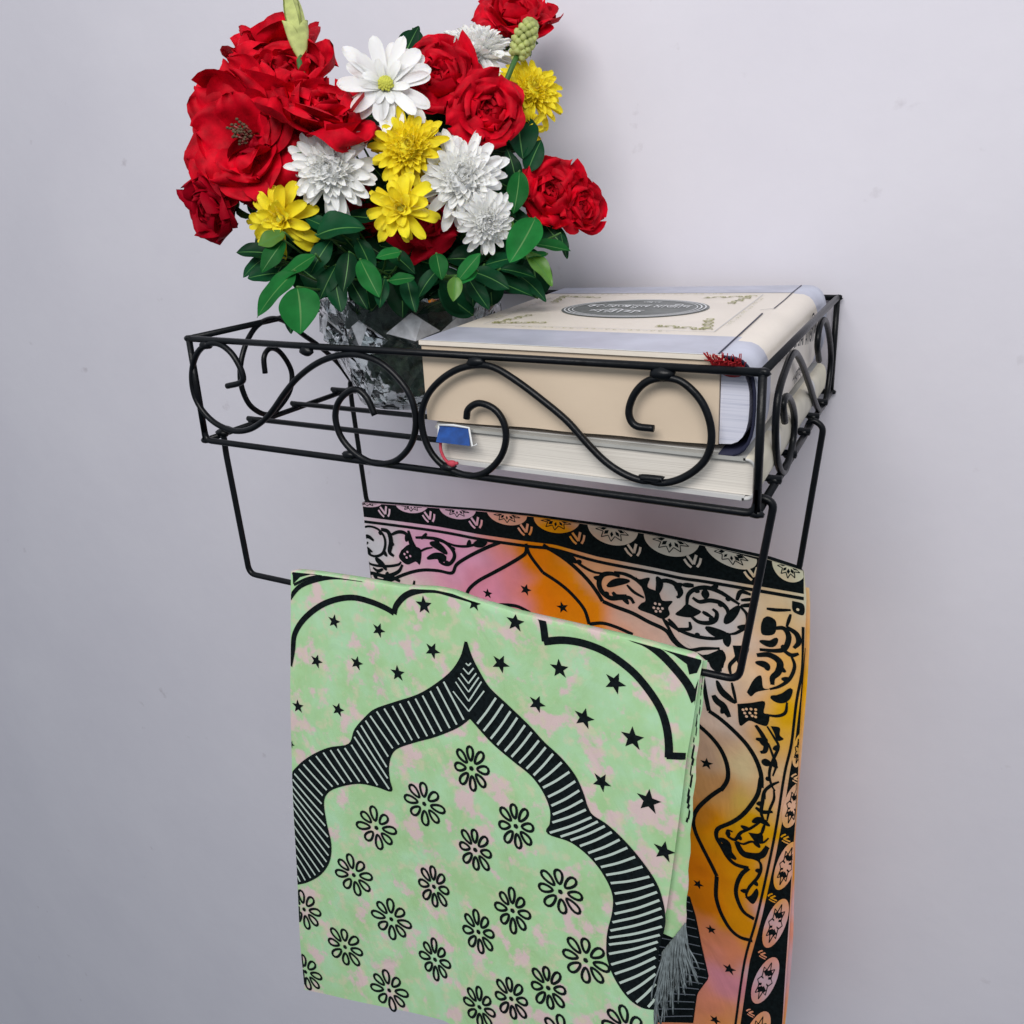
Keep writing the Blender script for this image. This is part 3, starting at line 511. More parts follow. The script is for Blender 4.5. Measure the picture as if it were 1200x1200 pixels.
for i, (w, p) in enumerate(B_SCROLLS): oc.ribbon(p, w*1.85, .00045+.00001*(i % 9), 1, taper=(2 if w > 19 and len(p) < 5 else 1), lim=blim)
for i, (w, p) in enumerate(B_SCROLLS):                             # small leaves curling off the longer tendrils
    if len(p) < 5: continue
    q = resample([Vector((k[0], k[1], 0)) for k in p], 40)
    for f, sg in ((11, 1), (21, -1), (31, 1)) if len(p) > 6 else ((20, 1 if i % 2 else -1),):
        d_ = (q[f+2]-q[f-2]).normalized(); nn = Vector((-d_.y, d_.x, 0))*sg; L_ = 46+14*math.sin(i*2+f)
        a, b, c = q[f], q[f]+d_*L_*.45+nn*L_*.30, q[f]+d_*L_*.75+nn*L_*.85
        oc.ribbon([(k.x, k.y) for k in (a, b, c)], 29, .00055, 1, taper=2, lim=blim)
for p in B_POLY:
    if len(p) > 3:
        Q = [(a.x/S, a.y/S) for a in spline([Vector((k[0]*S, k[1]*S, 0)) for k in p+[p[0]]], 4)][:-1]
    else: Q = p
    oc.poly(Q, .00038, lim=blim)
for (u, v) in B_SPECK: oc.push([(u*S+math.cos(k*1.05)*.0011, v*S+math.sin(k*1.05)*.0011) for k in range(6)], [tuple(range(6))], .0007, 0)
for i, (u, v, r) in enumerate(B_STARS): oc.star(u, v, r, .3*math.sin(i*2.1))
oc.strip(B_ARCH[0], B_ARCH[1], .0003, 1, 30, 3)
GREYP = mat('grey_print', (.20,.22,.26), .8, .2)
for i in range(17):
    t = i/17; a = resample([Vector((p[0], p[1], 0)) for p in B_ARCH[0]], 50)[int(t*49)]; b = resample([Vector((p[0], p[1], 0)) for p in B_ARCH[1]], 50)[int(t*49)]
    oc.ribbon([(a.x+10, a.y+20), (b.x-14, b.y+4)], 9, .0006, 2)
cols = [dye(u, v) for u, v in oc.uv]
oc.mb.build('cloth', [TIE, INK, GREYP], om, cols=cols)
# inner layer of the fold behind, its edge showing along the right side
mb = MB(); V = []; F = []; uvs = []
for i in range(41):
    v = .012+.42*i/40; e = br(v)+.0012+.0012*math.sin(v*25)
    for u in (e-.10, e-.003, e): V.append(oc.P(u, v, -.0035)); uvs.append((u-.01, v+.02))
for i in range(40):
    for j in range(2): F.append((i*3+j, i*3+j+1, (i+1)*3+j+1, (i+1)*3+j))
mb.add(V, F); mb.build('inner_fold', [TIE], om, cols=[dye(*q) for q in uvs])

# ------------------------------------------------------------------ books
CREAM = mat('cream_cover', (.80,.73,.64), .35, .5, var=.05, vscale=25, bump=.1, bscale=300)
LAV = mat('lavender_cover', (.47,.485,.58), .32, .5, var=.14, vscale=45)
TAN = mat('tan_paper', (.68,.555,.425), .6, .3, var=.05, vscale=14, bump=.15, bscale=60)
GREYC = mat('grey_green_print', (.10,.115,.105), .36, .5, var=.25, vscale=120)
WHITEP = mat('white_print', (.74,.76,.78), .5, .4)
OLIVE = mat('olive_print', (.33,.33,.12), .5, .4, var=.4, vscale=300)
DARK = mat('dark_cloth', (.02,.022,.05), .6, .3)
REDB = mat('red_ribbon', (.30,.01,.015), .6, .3)
GREYB = mat('grey_board', (.60,.60,.60), .5, .4, var=.08, vscale=40)
def pages_mat(name, c, dark, sc):
    m = mat(name, c, .75, .2); N = m.node_tree.nodes; L = m.node_tree.links; b = N['Principled BSDF']; tc = N.new('ShaderNodeTexCoord')
    mp = N.new('ShaderNodeMapping'); mp.inputs['Scale'].default_value = (9, 9, sc); L.new(tc.outputs['Object'], mp.inputs['Vector'])
    n = N.new('ShaderNodeTexNoise'); n.inputs['Scale'].default_value = 1; n.inputs['Detail'].default_value = 4; L.new(mp.outputs[0], n.inputs['Vector'])
    r = N.new('ShaderNodeValToRGB'); r.color_ramp.elements[0].position = .36; r.color_ramp.elements[0].color = (*dark, 1); r.color_ramp.elements[1].position = .52; r.color_ramp.elements[1].color = (*c, 1)
    L.new(n.outputs['Fac'], r.inputs[0]); L.new(r.outputs[0], b.inputs['Base Color']); return m
PAGES = pages_mat('grey_pages', (.76,.72,.66), (.60,.56,.51), 2600)
LAVP = pages_mat('pale_pages', (.66,.67,.78), (.50,.52,.64), 700)
def zc(x, y):      # top of the upper cover: nearly level, its far right corner a little raised
    a = (x-.155)/.165; b = y/.226; return .0052+.0042*max(0, a)*b
def zb(x, y): return zc(x, y)
bk = thing('book', 'thick upper book with cream cover, lavender bands and grey oval title', 'book', (.24, .11, -.0375))
Lx = lambda y: .1640-.016*(y/.224); Rx = lambda y: .3225-.0015*(y/.228)
y0, y1 = .0045, .2235
def cover_slab(mb, zf, th, xa, xb, ya, yb, n=14, mi=0):
    V = []; F = []
    for top in (1, 0):
        for j in range(n+1):
            y = ya+(yb-ya)*j/n
            for i in range(n+1):
                x = xa(y)+(xb(y)-xa(y))*i/n; V.append((x, y, zf(x, y)-(0 if top else th)))
    K = (n+1)**2; q = n+1
    for j in range(n):
        for i in range(n):
            F.append((j*q+i, j*q+i+1, (j+1)*q+i+1, (j+1)*q+i)); F.append((K+j*q+i, K+(j+1)*q+i, K+(j+1)*q+i+1, K+j*q+i+1))
    for i in range(n):
        F.append((i, K+i, K+i+1, i+1)); F.append((n*q+i, n*q+i+1, K+n*q+i+1, K+n*q+i))
        F.append((i*q, (i+1)*q, K+(i+1)*q, K+i*q)); F.append((i*q+n, K+i*q+n, K+(i+1)*q+n, (i+1)*q+n))
    mb.add(V, F, mi)
mb = MB(); cover_slab(mb, zc, .0022, Lx, Rx, y0, y1)
def onc(x, y, h): return Vector((x, y, zc(x, y)+h))
def sheet(xa, xb, ya, yb, mi, h, nx=20, ny=4):
    V = []; F = []
    for j in range(ny+1):
        y = ya+(yb-ya)*j/ny
        for i in range(nx+1):
            A = xa(y) if callable(xa) else xa; B = xb(y) if callable(xb) else xb; V.append(onc(A+(B-A)*i/nx, y, h))
    for j in range(ny):
        for i in range(nx): F.append((j*(nx+1)+i, j*(nx+1)+i+1, (j+1)*(nx+1)+i+1, (j+1)*(nx+1)+i))
    mb.add(V, F, mi)
sheet(lambda y: Lx(y)+.0003, lambda y: Rx(y)-.0004, y0+.0015, .046, 1, .0002)           # near band
sheet(lambda y: Lx(y)+.0003, lambda y: Rx(y)-.0004, .190, y1-.0003, 1, .0002)           # far band
sheet(lambda y: Lx(y)+.0003, lambda y: Rx(y)-.0004, y0+.0001, y0+.0014, 3, .0002, ny=1) # worn pale edge
def line(P, w, mi, h=.0004):
    P = [Vector((p[0], p[1], 0)) for p in P]; V = []; F = []; n = len(P)
    for i, p in enumerate(P):
        t = (P[min(i+1, n-1)]-P[max(i-1, 0)]).normalized(); q = Vector((-t.y, t.x, 0))*w/2
        V += [onc(p.x-q.x, p.y-q.y, h), onc(p.x+q.x, p.y+q.y, h)]
    for i in range(n-1): F.append((2*i, 2*i+1, 2*i+3, 2*i+2))
    mb.add(V, F, mi)
def seg(a, b, n=8): return [(a[0]+(b[0]-a[0])*k/n, a[1]+(b[1]-a[1])*k/n) for k in range(n+1)]
fx0, fx1, fy0, fy1 = .171, .3045, .056, .182
for a, b in (((fx0+.002,fy0),(fx1,fy0)), ((fx1,fy0),(fx1-.002,fy1)), ((fx1-.002,fy1),(fx0-.008,fy1)), ((fx0-.008,fy1),(fx0+.002,fy0))):
    line(seg(a, b), .0005, 2)
r2 = random.Random(3)
for (cx, cy, sx, sy) in ((.175,.060,1,1),(.301,.060,-1,1),(.299,.177,-1,-1),(.167,.177,1,-1)):   # corner ornaments
    for k in range(19):
        x = cx+sx*(.002+.0016*k*(1 if k % 2 else .22)); y = cy+sy*(.002+.0016*k*(.22 if k % 2 else 1)); P = []
        for q in range(9):
            t = q/8*4.6+k; rr = .0009+.0022*(1-q/8); P.append((x+math.cos(t)*rr, y+math.sin(t)*rr))
        line(P, .0009, 4)
# oval emblem
OX, OY, OA, OB = .2382, .1240, .0450, .0355
def oval(k, mi, h):
    V = [onc(OX, OY, h)]+[onc(OX+OA*k*math.cos(t*math.pi/32), OY+OB*k*math.sin(t*math.pi/32), h) for t in range(64)]
    mb.add(V, [(0, 1+t, 1+(t+1) % 64) for t in range(64)], mi)
def ring(k, w, mi, h):
    line([(OX+OA*k*math.cos(t*math.pi/32), OY+OB*k*math.sin(t*math.pi/32)) for t in range(65)], w, mi, h)
for (xa_, ya_, xb_, yb_, nn_) in ((.196,fy0-.0028,.282,fy0-.0028,22), (.190,fy1+.0026,.280,fy1+.0026,22), (fx1+.0022,.075,fx1+.0004,.165,18), (fx0-.0018,.075,fx0-.0085,.165,18)):   # fine running border
    for k in range(nn_):
        f = k/(nn_-1); x = xa_+(xb_-xa_)*f; y = ya_+(yb_-ya_)*f; line([(x+math.cos(q*.9+k)*.0011, y+math.sin(q*.9+k)*.0009) for q in range(6)], .0004, 4 if k % 3 else 2)
oval(1, 5, .0003); ring(.955, .0009, 3, .0006); ring(.90, .0009, 3, .0006); ring(.845, .0006, 3, .0006)
# torn, creased joint of the jacket near the spine
def cr(P): return [(min(p[0]*S, Rx(p[1]*S)-.001), p[1]*S) for p in P]
line([(.3195,.006),(.3188,.03),(.3180,.06),(.3172,.09),(.3165,.112)], .0009, 6, .0005); line(seg((.3130,.122),(.3195,.128),4), .0004, 6, .0005); line([(.3195,.128),(.3196,.16),(.3188,.19),(.3190,.222)], .0007, 6, .0005)
FC = mb.build('front_cover', [CREAM, LAV, GREYB, WHITEP, OLIVE, GREYC, DARK], bk, smooth=False)
def text_mesh(body, size, loc, rot, mtl, parent, name, w=None, zfun=None):
    cu = bpy.data.curves.new('txt', 'FONT'); cu.body = body; cu.size = size; cu.align_x = 'CENTER'; cu.align_y = 'CENTER'; cu.extrude = 0; cu.resolution_u = 3
    t = bpy.data.objects.new('txt', cu); COL.objects.link(t); bpy.context.view_layer.update()
    dg = bpy.context.evaluated_depsgraph_get(); me = bpy.data.meshes.new_from_object(t.evaluated_get(dg)); bpy.data.objects.remove(t)
    xs = [v.co.x for v in me.vertices]; k = (w/(max(xs)-min(xs))) if w and xs else 1
    M = Matrix.Translation(loc) @ rot.to_4x4()
    V = []
    for v in me.vertices:
        p = M @ Vector((v.co.x*k, v.co.y, 0))
        if zfun: p.z = zfun(p.x, p.y)
        V.append(p)
    F = [tuple(p.vertices) for p in me.polygons]
    return obj(name, V, F, mtl, parent, False)
I3 = Matrix.Identity(3)
text_mesh('কোরআনুল মাজীদ', .0155, Vector((OX, OY+.006, 0)), I3, WHITEP, FC, 'title_lettering', .066, lambda x, y: zc(x, y)+.0006)
text_mesh('শরীফ', .0150, Vector((OX-.007, OY-.014, 0)), I3, WHITEP, FC, 'title_lettering', .034, lambda x, y: zc(x, y)+.0006)
text_mesh('আল', .007, Vector((OX+.004, OY+.0225, 0)), I3, WHITEP, FC, 'title_lettering', .012, lambda x, y: zc(x, y)+.0006)
# tan wrapped page block, back board, pale inner pages and the rounded spine
def box(mb, x0, x1, ya, yb, za, zb_, mi=0, n=1):
    V = [(x, y, z) for z in (za, zb_) for y in (ya, yb) for x in (x0, x1)]
    mb.add(V, [(0,2,3,1),(4,5,7,6),(0,1,5,4),(2,6,7,3),(0,4,6,2),(1,3,7,5)], mi)
mb = MB(); V = []; F = []; n = 24
for j, yy in enumerate((.0060, .219)):
    for i in range(n+1):
        t = i/n; x = Lx(yy)+.0006+(.3200-.0006-Lx(yy)*1.0)*t if False else Lx(yy)+.0006+(.3203-Lx(yy)-.0006)*t
        zlow = -.0378-.0012*noise.noise(Vector((t*4, 3, 0)))+(.0022*t)
        V += [(x, yy, zc(x, yy)-.0022), (x, yy, zlow)]
k = 2*(n+1)
for i in range(n):
    F += [(2*i, 2*i+1, 2*i+3, 2*i+2), (k+2*i, k+2*i+2, k+2*i+3, k+2*i+1), (2*i+1, k+2*i+1, k+2*i+3, 2*i+3)]
F += [(0, k, k+1, 1), (2*n, 2*n+1, k+2*n+1, k+2*n)]
mb.add(V, F); mb.build('page_block', TAN, bk, smooth=False)
mb = MB(); box(mb, .168, .3205, .009, .218, -.0412, -.0395); mb.build('back_cover', GREYB, bk, smooth=False)
def spine(parent, mats, xj, bulge, zt, zbm, ya, yb, th, bands, n=14, label=None):
    """half round spine running along Y; bands = (y0, y1, material index)"""
    mb = MB(); ys = sorted({ya, yb, *[q for b in bands for q in b[:2]]}); V = []; F = []; mi = []
    def prof(k, y, inner):
        a = math.pi*(k/n-.5); e = abs(math.sin(a))**1.0
        zz = (zt(y)+zbm)/2; hh = (zt(y)-zbm)/2-(th if inner else 0); bb = bulge-(th if inner else 0)
        s_ = math.copysign(abs(math.sin(a))**.75, math.sin(a)); c_ = abs(math.cos(a))**.62
        return (xj(y)+bb*c_, y, zz+hh*s_)
    m_ = n+1
    for y in ys:
        for inner in (0, 1):
            for k in range(m_): V.append(prof(k, y, inner))
    for j in range(len(ys)-1):
        ym = (ys[j]+ys[j+1])/2; q = 0
        for b in bands:
            if b[0] <= ym <= b[1]: q = b[2]
        for k in range(n):
            a = j*2*m_+k; b_ = (j+1)*2*m_+k
            F.append((a, b_, b_+1, a+1)); mi.append(q)
            F.append((a+m_, a+m_+1, b_+m_+1, b_+m_)); mi.append(len(mats)-1)
    for j in (0, len(ys)-1):
        for k in range(n):
            a = j*2*m_+k; F.append((a, a+1, a+m_+1, a+m_)); mi.append(len(mats)-1)
    mb.v = [Vector(v) for v in V]; mb.f = F; mb.m = mi
    return mb.build('spine', mats, parent, True, label)
SPN = spine(bk, [CREAM, LAV, DARK], lambda y: .3212-.0012*(y/.23), .0158, lambda y: zc(.3212, y)+.0004, -.0405, .0045, .2235, .0014, [(.0045,.036,1),(.036,.185,0),(.185,.2235,1)])
# pale section of pages seen in the open end of the spine, rounded towards the back
mb = MB(); V = []; F = []; n = 12
for y in (.0075, .2195):
    V.append((.3206, y, -.016))
    for k in range(n+1):
        a = math.pi*(k/n-.5); V.append((.3206+.0128*abs(math.cos(a))**.62, y, -.0176+.0180*math.copysign(abs(math.sin(a))**.75, math.sin(a))))
for k in range(n): F += [(0, 1+k, 2+k), (n+2, n+2+2+k, n+2+1+k), (1+k, n+2+1+k, n+2+2+k, 2+k)]
mb.add(V, F); mb.build('inner_pages', LAVP, bk, smooth=False)
mb = MB(); blob(mb, (.3262, .0055, -.0008), .0042, sx=1.7, sy=.6, sz=.7)
for i in range(60):
    x = rnd.uniform(.3180, .331); d = rnd.uniform(-.004, .003); tube(mb, spline([(x, .0045, -.0012), (x+d*.5, .0026, .003), (x+d-.0005, .0012+rnd.uniform(-.001,.001), rnd.uniform(.002,.0075))], 3), .00024, 5)
mb.build('headband', REDB, bk)
# spine lettering
RS = Matrix(((0,0,1),(1,0,0),(0,1,0)))
SPT = mat('spine_ink', (.05,.055,.06), .6, .3)
def on_spine(x, y):
    return 0
def spine_text(body, yc, zc_, size, w, xs, parent):
    o = text_mesh(body, size, Vector((xs, yc, zc_)), Matrix(((0,0,1),(1,0,0),(0,1,0))), SPT, parent, 'spine_lettering', w); return o
spine_text('কোরআনুল মাজীদ', .115, -.0105, .019, .125, .3362, SPN); spine_text('শরীফ', .115, -.0265, .010, .03, .3362, SPN)

b2 = thing('book', 'thick lower book with grey-white page edges beneath the cream covered book', 'book', (.25, .11, -.0605))
mb = MB(); V = []; F = []; n = 30
for yy in (.0055, .212):
    for i in range(n+1):
        t = i/n; x = .1725+(.3366-.1725)*t; V += [(x, yy+.0006*math.sin(t*9), -.0416-.0006*math.sin(t*7)), (x, yy, -.0578)]
k = 2*(n+1)
for i in range(n): F += [(2*i, 2*i+1, 2*i+3, 2*i+2), (k+2*i, k+2*i+2, k+2*i+3, k+2*i+1), (2*i, 2*i+2, k+2*i+2, k+2*i), (2*i+1, k+2*i+1, k+2*i+3, 2*i+3)]
F += [(0, k, k+1, 1), (2*n, 2*n+1, k+2*n+1, k+2*n)]
mb.add(V, F); mb.build('page_block', PAGES, b2, smooth=False)
def slabz(za, zb_): 
    mb = MB(); cover_slab(mb, lambda x, y: zb_, zb_-za, lambda y: .1705, lambda y: .3335, .0035, .2145, 4); return mb
slabz(-.0600, -.0580).build('back_cover', GREYB, b2, smooth=False)
COVG = mat('worn_grey_cover', (.42,.42,.40), .5, .4, var=.1, vscale=60)
slabz(-.0414, -.0398).build('front_cover', COVG, b2, smooth=False)
CRM2 = mat('cream_spine', (.62,.58,.48), .5, .4, var=.12, vscale=50)
spine(b2, [CRM2, GREYB, GREYB], lambda y: .3325, .0066, lambda y: -.0398, -.0600, .0035, .2145, .0012, [(.05,.058,1),(.16,.168,1)])
# blue card marker with a red ribbon tucked under the cover
bm = thing('bookmark', 'small blue card bookmark with red ribbon tucked in the lower book', 'bookmark', (.178, .003, -.042))
BLUE = mat('blue_card', (.006,.055,.25), .4, .5, var=.5, vscale=120)
mb = MB()
def px_card(x0, x1, za, zb_, y, tilt):
    V = []; 
    for (x, z_) in ((x0, zb_), (x1, zb_), (x1+.0035, za), (x0+.001, za)): V.append((x, y-(0.0 if z_ == zb_ else tilt), z_))
    V += [(a, b+.0007, c) for a, b, c in V]
    mb.add(V, [(3,2,1,0),(4,5,6,7),(0,1,5,4),(1,2,6,5),(2,3,7,6),(3,0,4,7)], 0)
px_card(.1748, .1925, -.0460, -.0388, .0012, .0060)
mb.build('card', [BLUE], bm, smooth=False)
mb = MB(); tube(mb, [(.1746,.0008,-.0383),(.184,.0006,-.0376),(.1930,.0010,-.0383),(.1968,-.0034,-.0466),(.199,-.0020,-.0455)], .0006, 6); tube(mb, [(.1746,.0008,-.0383),(.1752,-.002,-.0468)], .0005, 6); mb.build('card_edge', WHITEP, bm)
mb = MB(); tube(mb, spline([(.1758,.0015,-.0435),(.1755,-.0005,-.050),(.1775,-.0010,-.0555),(.1815,-.0012,-.0585),(.186,-.0012,-.0575)], 5), .0009, 6)
blob(mb, (.1825,-.0014,-.0580), .0018, sx=1.6)
mb.build('ribbon', mat('pink_red_ribbon', (.52,.06,.09), .6, .3), bm)

# ------------------------------------------------------------------ vase
def glass():
    m = mat('cut_crystal', (.93,.97,.96), .05, .5, trans=1.0, ior=1.46); N = m.node_tree.nodes; L = m.node_tree.links
    tc = N.new('ShaderNodeTexCoord'); v = N.new('ShaderNodeTexVoronoi'); v.inputs['Scale'].default_value = 105; L.new(tc.outputs['Object'], v.inputs['Vector'])
    b = N.new('ShaderNodeBump'); b.inputs['Strength'].default_value = .16; b.inputs['Distance'].default_value = .003; L.new(v.outputs['Distance'], b.inputs['Height']); L.new(b.outputs[0], N['Principled BSDF'].inputs['Normal']); return m
CLEAR = mat('polished_crystal', (.90,.93,.95), .04, .8, trans=1, ior=1.5); GLINT = mat('painted_glint_crystal', (.90,.91,.97), .14, .9, trans=.25, ior=1.6, var=.25, vscale=160)  # second material: milky white colour paints bright lamp highlights onto the clear facets
VC = Vector((.074, .128, 0))
vs = thing('vase', 'clear cut-crystal vase with bold facets beside the books', 'vase', (VC.x, VC.y, -.0605))
r3 = random.Random(11); V = []; F = []; nu, nv = 24, 8; zb0, zt0 = -.0602, .0150
def vr(t): return .0410+.0235*t**.9
for j in range(nv+1):
    t = j/nv
    for i in range(nu):
        a = 2*math.pi*(i+.5*(j % 2))/nu; r = vr(t)
        if 0 < j < nv: r += r3.uniform(-.0010, .0010)+(.0016 if (i+j//2) % 2 else -.0012)
        V.append((VC.x+r*math.cos(a), VC.y+r*math.sin(a), zb0+(zt0-zb0)*t+(.0022*math.sin(a*10) if j == nv else 0)))
for j in range(nv):
    for i in range(nu):
        a, b = j*nu+i, j*nu+(i+1) % nu; c, d = (j+1)*nu+(i+1) % nu, (j+1)*nu+i
        F += [(a, b, d), (b, c, d)] if j % 2 == 0 else [(a, b, c), (a, c, d)]
K = len(V)
for j in range(5):                                                  # smooth inner wall
    t = 1-j/4
    for i in range(nu):
        a = 2*math.pi*i/nu; r = vr(t)-.0046; V.append((VC.x+r*math.cos(a), VC.y+r*math.sin(a), zb0+.005+(zt0-zb0-.005)*t))
for i in range(nu): F.append((nv*nu+i, nv*nu+(i+1) % nu, K+(i+1) % nu, K+i))
for j in range(4):
    for i in range(nu): a, b = K+j*nu+i, K+j*nu+(i+1) % nu; F.append((a, b, b+nu, a+nu))
F.append(tuple(range(nu))[::-1]); F.append(tuple(K+4*nu+i for i in range(nu)))
obj('crystal_body', V, F, glass(), vs, smooth=False)
for k in range(11):                                                 # bold pointed facets standing out under the rim, some faces whitened as painted highlights
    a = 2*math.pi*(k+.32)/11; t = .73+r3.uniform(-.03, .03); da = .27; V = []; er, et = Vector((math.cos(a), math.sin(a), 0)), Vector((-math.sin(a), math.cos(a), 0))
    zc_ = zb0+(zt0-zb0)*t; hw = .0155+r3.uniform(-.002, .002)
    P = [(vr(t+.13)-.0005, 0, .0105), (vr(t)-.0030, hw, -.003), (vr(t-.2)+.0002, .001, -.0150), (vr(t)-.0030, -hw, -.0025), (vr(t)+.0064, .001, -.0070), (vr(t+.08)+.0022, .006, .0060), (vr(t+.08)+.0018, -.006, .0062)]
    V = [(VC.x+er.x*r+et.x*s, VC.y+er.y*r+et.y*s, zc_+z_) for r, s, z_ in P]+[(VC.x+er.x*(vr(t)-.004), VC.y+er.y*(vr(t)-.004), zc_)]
    obj('facet', V, [(0,6,5),(5,6,4),(5,4,1),(0,5,1),(6,3,4),(0,3,6),(1,4,2),(4,3,2),(0,1,7),(1,2,7),(2,3,7),(3,0,7)], [CLEAR, GLINT], vs, smooth=False, midx=([1,1,1,1,1,1] if k in (9, 10) else [1,1,0,1 if k % 3 else 0,0,1 if k % 2 else 0])+[0]*6)
mb = MB(); V = []; F = []; n = 40                                   # dark packed stems and wet leaves inside
for j in range(9):
    t = j/8
    for i in range(n):
        a = 2*math.pi*i/n; r = (vr(t)-.0075)*(.74+.16*noise.noise(Vector((math.cos(a)*5, math.sin(a)*5, t*4)))); V.append((VC.x+r*math.cos(a), VC.y+r*math.sin(a), zb0+.0065+.0655*t))
for j in range(8):
    for i in range(n): F.append((j*n+i, j*n+(i+1) % n, (j+1)*n+(i+1) % n, (j+1)*n+i))
F.append(tuple(range(n))[::-1]); F.append(tuple(8*n+i for i in range(n)))
mb.add(V, F)
STEMD = mat('soaked_stems', (.060,.085,.075), .45, .4, var=.7, vscale=130, bump=.6, bscale=150)
mb.build('filling', STEMD, vs)

# ------------------------------------------------------------------ bouquet
def frame_from(axis, spin=0):
    z_ = axis.normalized(); x = z_.cross(Vector((.13, .2, .97)))
    x.normalize(); y = z_.cross(x); c, s_ = math.cos(spin), math.sin(spin)
    return Matrix((x*c+y*s_, y*c-x*s_, z_)).transposed()
def petal(mb, Mx, org, L, Wd, r0, a0, a1, cup, ruf, rng, phi, nu=7, nv=8, mi=0, peak=.6, base=.3, pw=1.5, twist=0, roll=0, notch=0):
    """one petal: base at the flower axis, bending outwards from angle a0 to a1, widest at peak with a rounded tip"""
    V = []; F = []; s1, s2 = rng.uniform(0, 99), rng.uniform(0, 6.3); c, s_ = math.cos(phi), math.sin(phi)
    px, pz, tp = r0, 0., 0.
    for j in range(nv+1):
        t = 1-(1-j/nv)**1.5; a = math.radians(a0+(a1-a0)*t**pw+roll*t**5*70)
        px += math.sin(a)*L*(t-tp); pz += math.cos(a)*L*(t-tp); tp = t
        w = Wd*((base+(1-base)*math.sin(t/peak*math.pi/2)**.9) if t < peak else max(0, 1-((t-peak)/(1-peak))**2.3)**.5)
        w = max(w, Wd*.10)
        for i in range(nu+1):
            q = i/nu*2-1; k = cup*w*q*q-roll*.35*w*abs(q)**5*t
            rf = ruf*t*t*(noise.noise(Vector((q*1.6+s1, t*2.2, s1*.7)))+.35*abs(q)*math.sin(q*7+s2))*L
            le = -notch*L*t*t*(1-abs(q))*.6+ruf*t*noise.noise(Vector((q*3.1, t*2+s1, s1)))*L*.22
            y = q*w*.5+twist*t*L*.3; x = px-k*math.cos(a)+rf*math.cos(a)+le*math.sin(a); z_ = pz+k*math.sin(a)-rf*math.sin(a)+le*math.cos(a)
            V.append(org+Mx @ Vector((x*c-y*s_, x*s_+y*c, z_)))
    for j in range(nv):
        for i in range(nu): F.append((j*(nu+1)+i, j*(nu+1)+i+1, (j+1)*(nu+1)+i+1, (j+1)*(nu+1)+i))
    mb.add(V, F, mi)
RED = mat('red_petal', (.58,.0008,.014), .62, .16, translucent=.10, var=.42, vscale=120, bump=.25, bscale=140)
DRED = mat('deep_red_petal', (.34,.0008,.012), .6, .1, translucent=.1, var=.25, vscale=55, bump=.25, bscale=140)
WHITE = mat('white_petal', (.96,.96,.93), .6, .2, translucent=.10)
YEL = mat('yellow_petal', (.95,.78,.030), .6, .2, translucent=.12, var=.12, vscale=60)
YGRN = mat('yellow_green_centre', (.55,.56,.08), .6, .3, var=.2, vscale=300)
STEM = mat('green_stem', (.05,.14,.03), .5, .4)
BUD = mat('pale_green_bud', (.42,.47,.16), .5, .4, var=.25, vscale=160)
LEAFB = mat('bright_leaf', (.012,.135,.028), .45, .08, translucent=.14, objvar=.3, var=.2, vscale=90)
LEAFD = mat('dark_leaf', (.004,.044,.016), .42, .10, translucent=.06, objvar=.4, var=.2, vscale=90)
LEAFY = mat('young_leaf', (.10,.26,.03), .38, .5, translucent=.2, objvar=.2, var=.2, vscale=90)
for m_ in (WHITE, YEL):
    b_ = m_.node_tree.nodes['Principled BSDF']; b_.inputs['Subsurface Weight'].default_value = .5; b_.inputs['Subsurface Radius'].default_value = (1, .9, .7); b_.inputs['Subsurface Scale'].default_value = .006
MOUTH = Vector((VC.x, VC.y, .004))
def stem(par, base, axis, r=.0016):
    mb = MB(); low = MOUTH+Vector((rnd.uniform(-.02,.02), rnd.uniform(-.02,.02), -.035))
    tube(mb, spline([base, base-axis*.02, (base-axis*.02).lerp(MOUTH, .6)+Vector((0,0,-.004)), MOUTH+(base-MOUTH)*.05, low], 4), r, 7); mb.build('stem', STEM, par)
def rose(label, c, R, ax, seed, openn=1., mtl=RED, N=26, group=None):
    rng = random.Random(seed); c = Vector(c); ax = Vector(ax); Mx = frame_from(ax, seed)
    org = c-ax*R*.55; t = thing('rose', label, 'rose', org, group); mb = MB()
    flat = openn > 1.1
    if flat: N = 17
    for i in range(N):
        f = i/(N-1); phi = i*2.39996+rng.uniform(-.3, .3)
        if flat:
            L = R*(.62+.50*f); Wd = R*(.75+.45*f); a0 = 22+30*f; a1 = 62+38*f+rng.uniform(-10, 10)
            petal(mb, Mx, org+ax*R*.12*(1-f), L, Wd, R*.10, a0, a1, .16, .42, rng, phi, 12, 11, peak=.62, pw=1.1, roll=rng.uniform(.0, .35))
        else:
            L = R*(.66+.52*f); Wd = R*(.66+.80*f); a0 = (-16+40*f)*openn; a1 = (2+92*f**1.3)*openn+rng.uniform(-10, 10)
            petal(mb, Mx, org, L, Wd, R*(.03+.10*f), a0, a1, .34-.20*f, .20+.22*f, rng, phi, 10, 10, peak=.64, pw=1.25, roll=rng.uniform(0, .9)*f, notch=rng.uniform(0,.15))
    mb.build('petals', mtl, t)
    mb = MB()
    for k in range(5): petal(mb, Mx, org-ax*.001, R*.6, R*.26, R*.1, 60, 150, .1, .1, rng, k*1.257+.4, 3, 5, peak=.35)
    blob(mb, org-ax*R*.06, R*.17, sx=1, sy=1, sz=1); mb.build('calyx', STEM, t)
    stem(t, org, ax); return t, c, ax, Mx, R
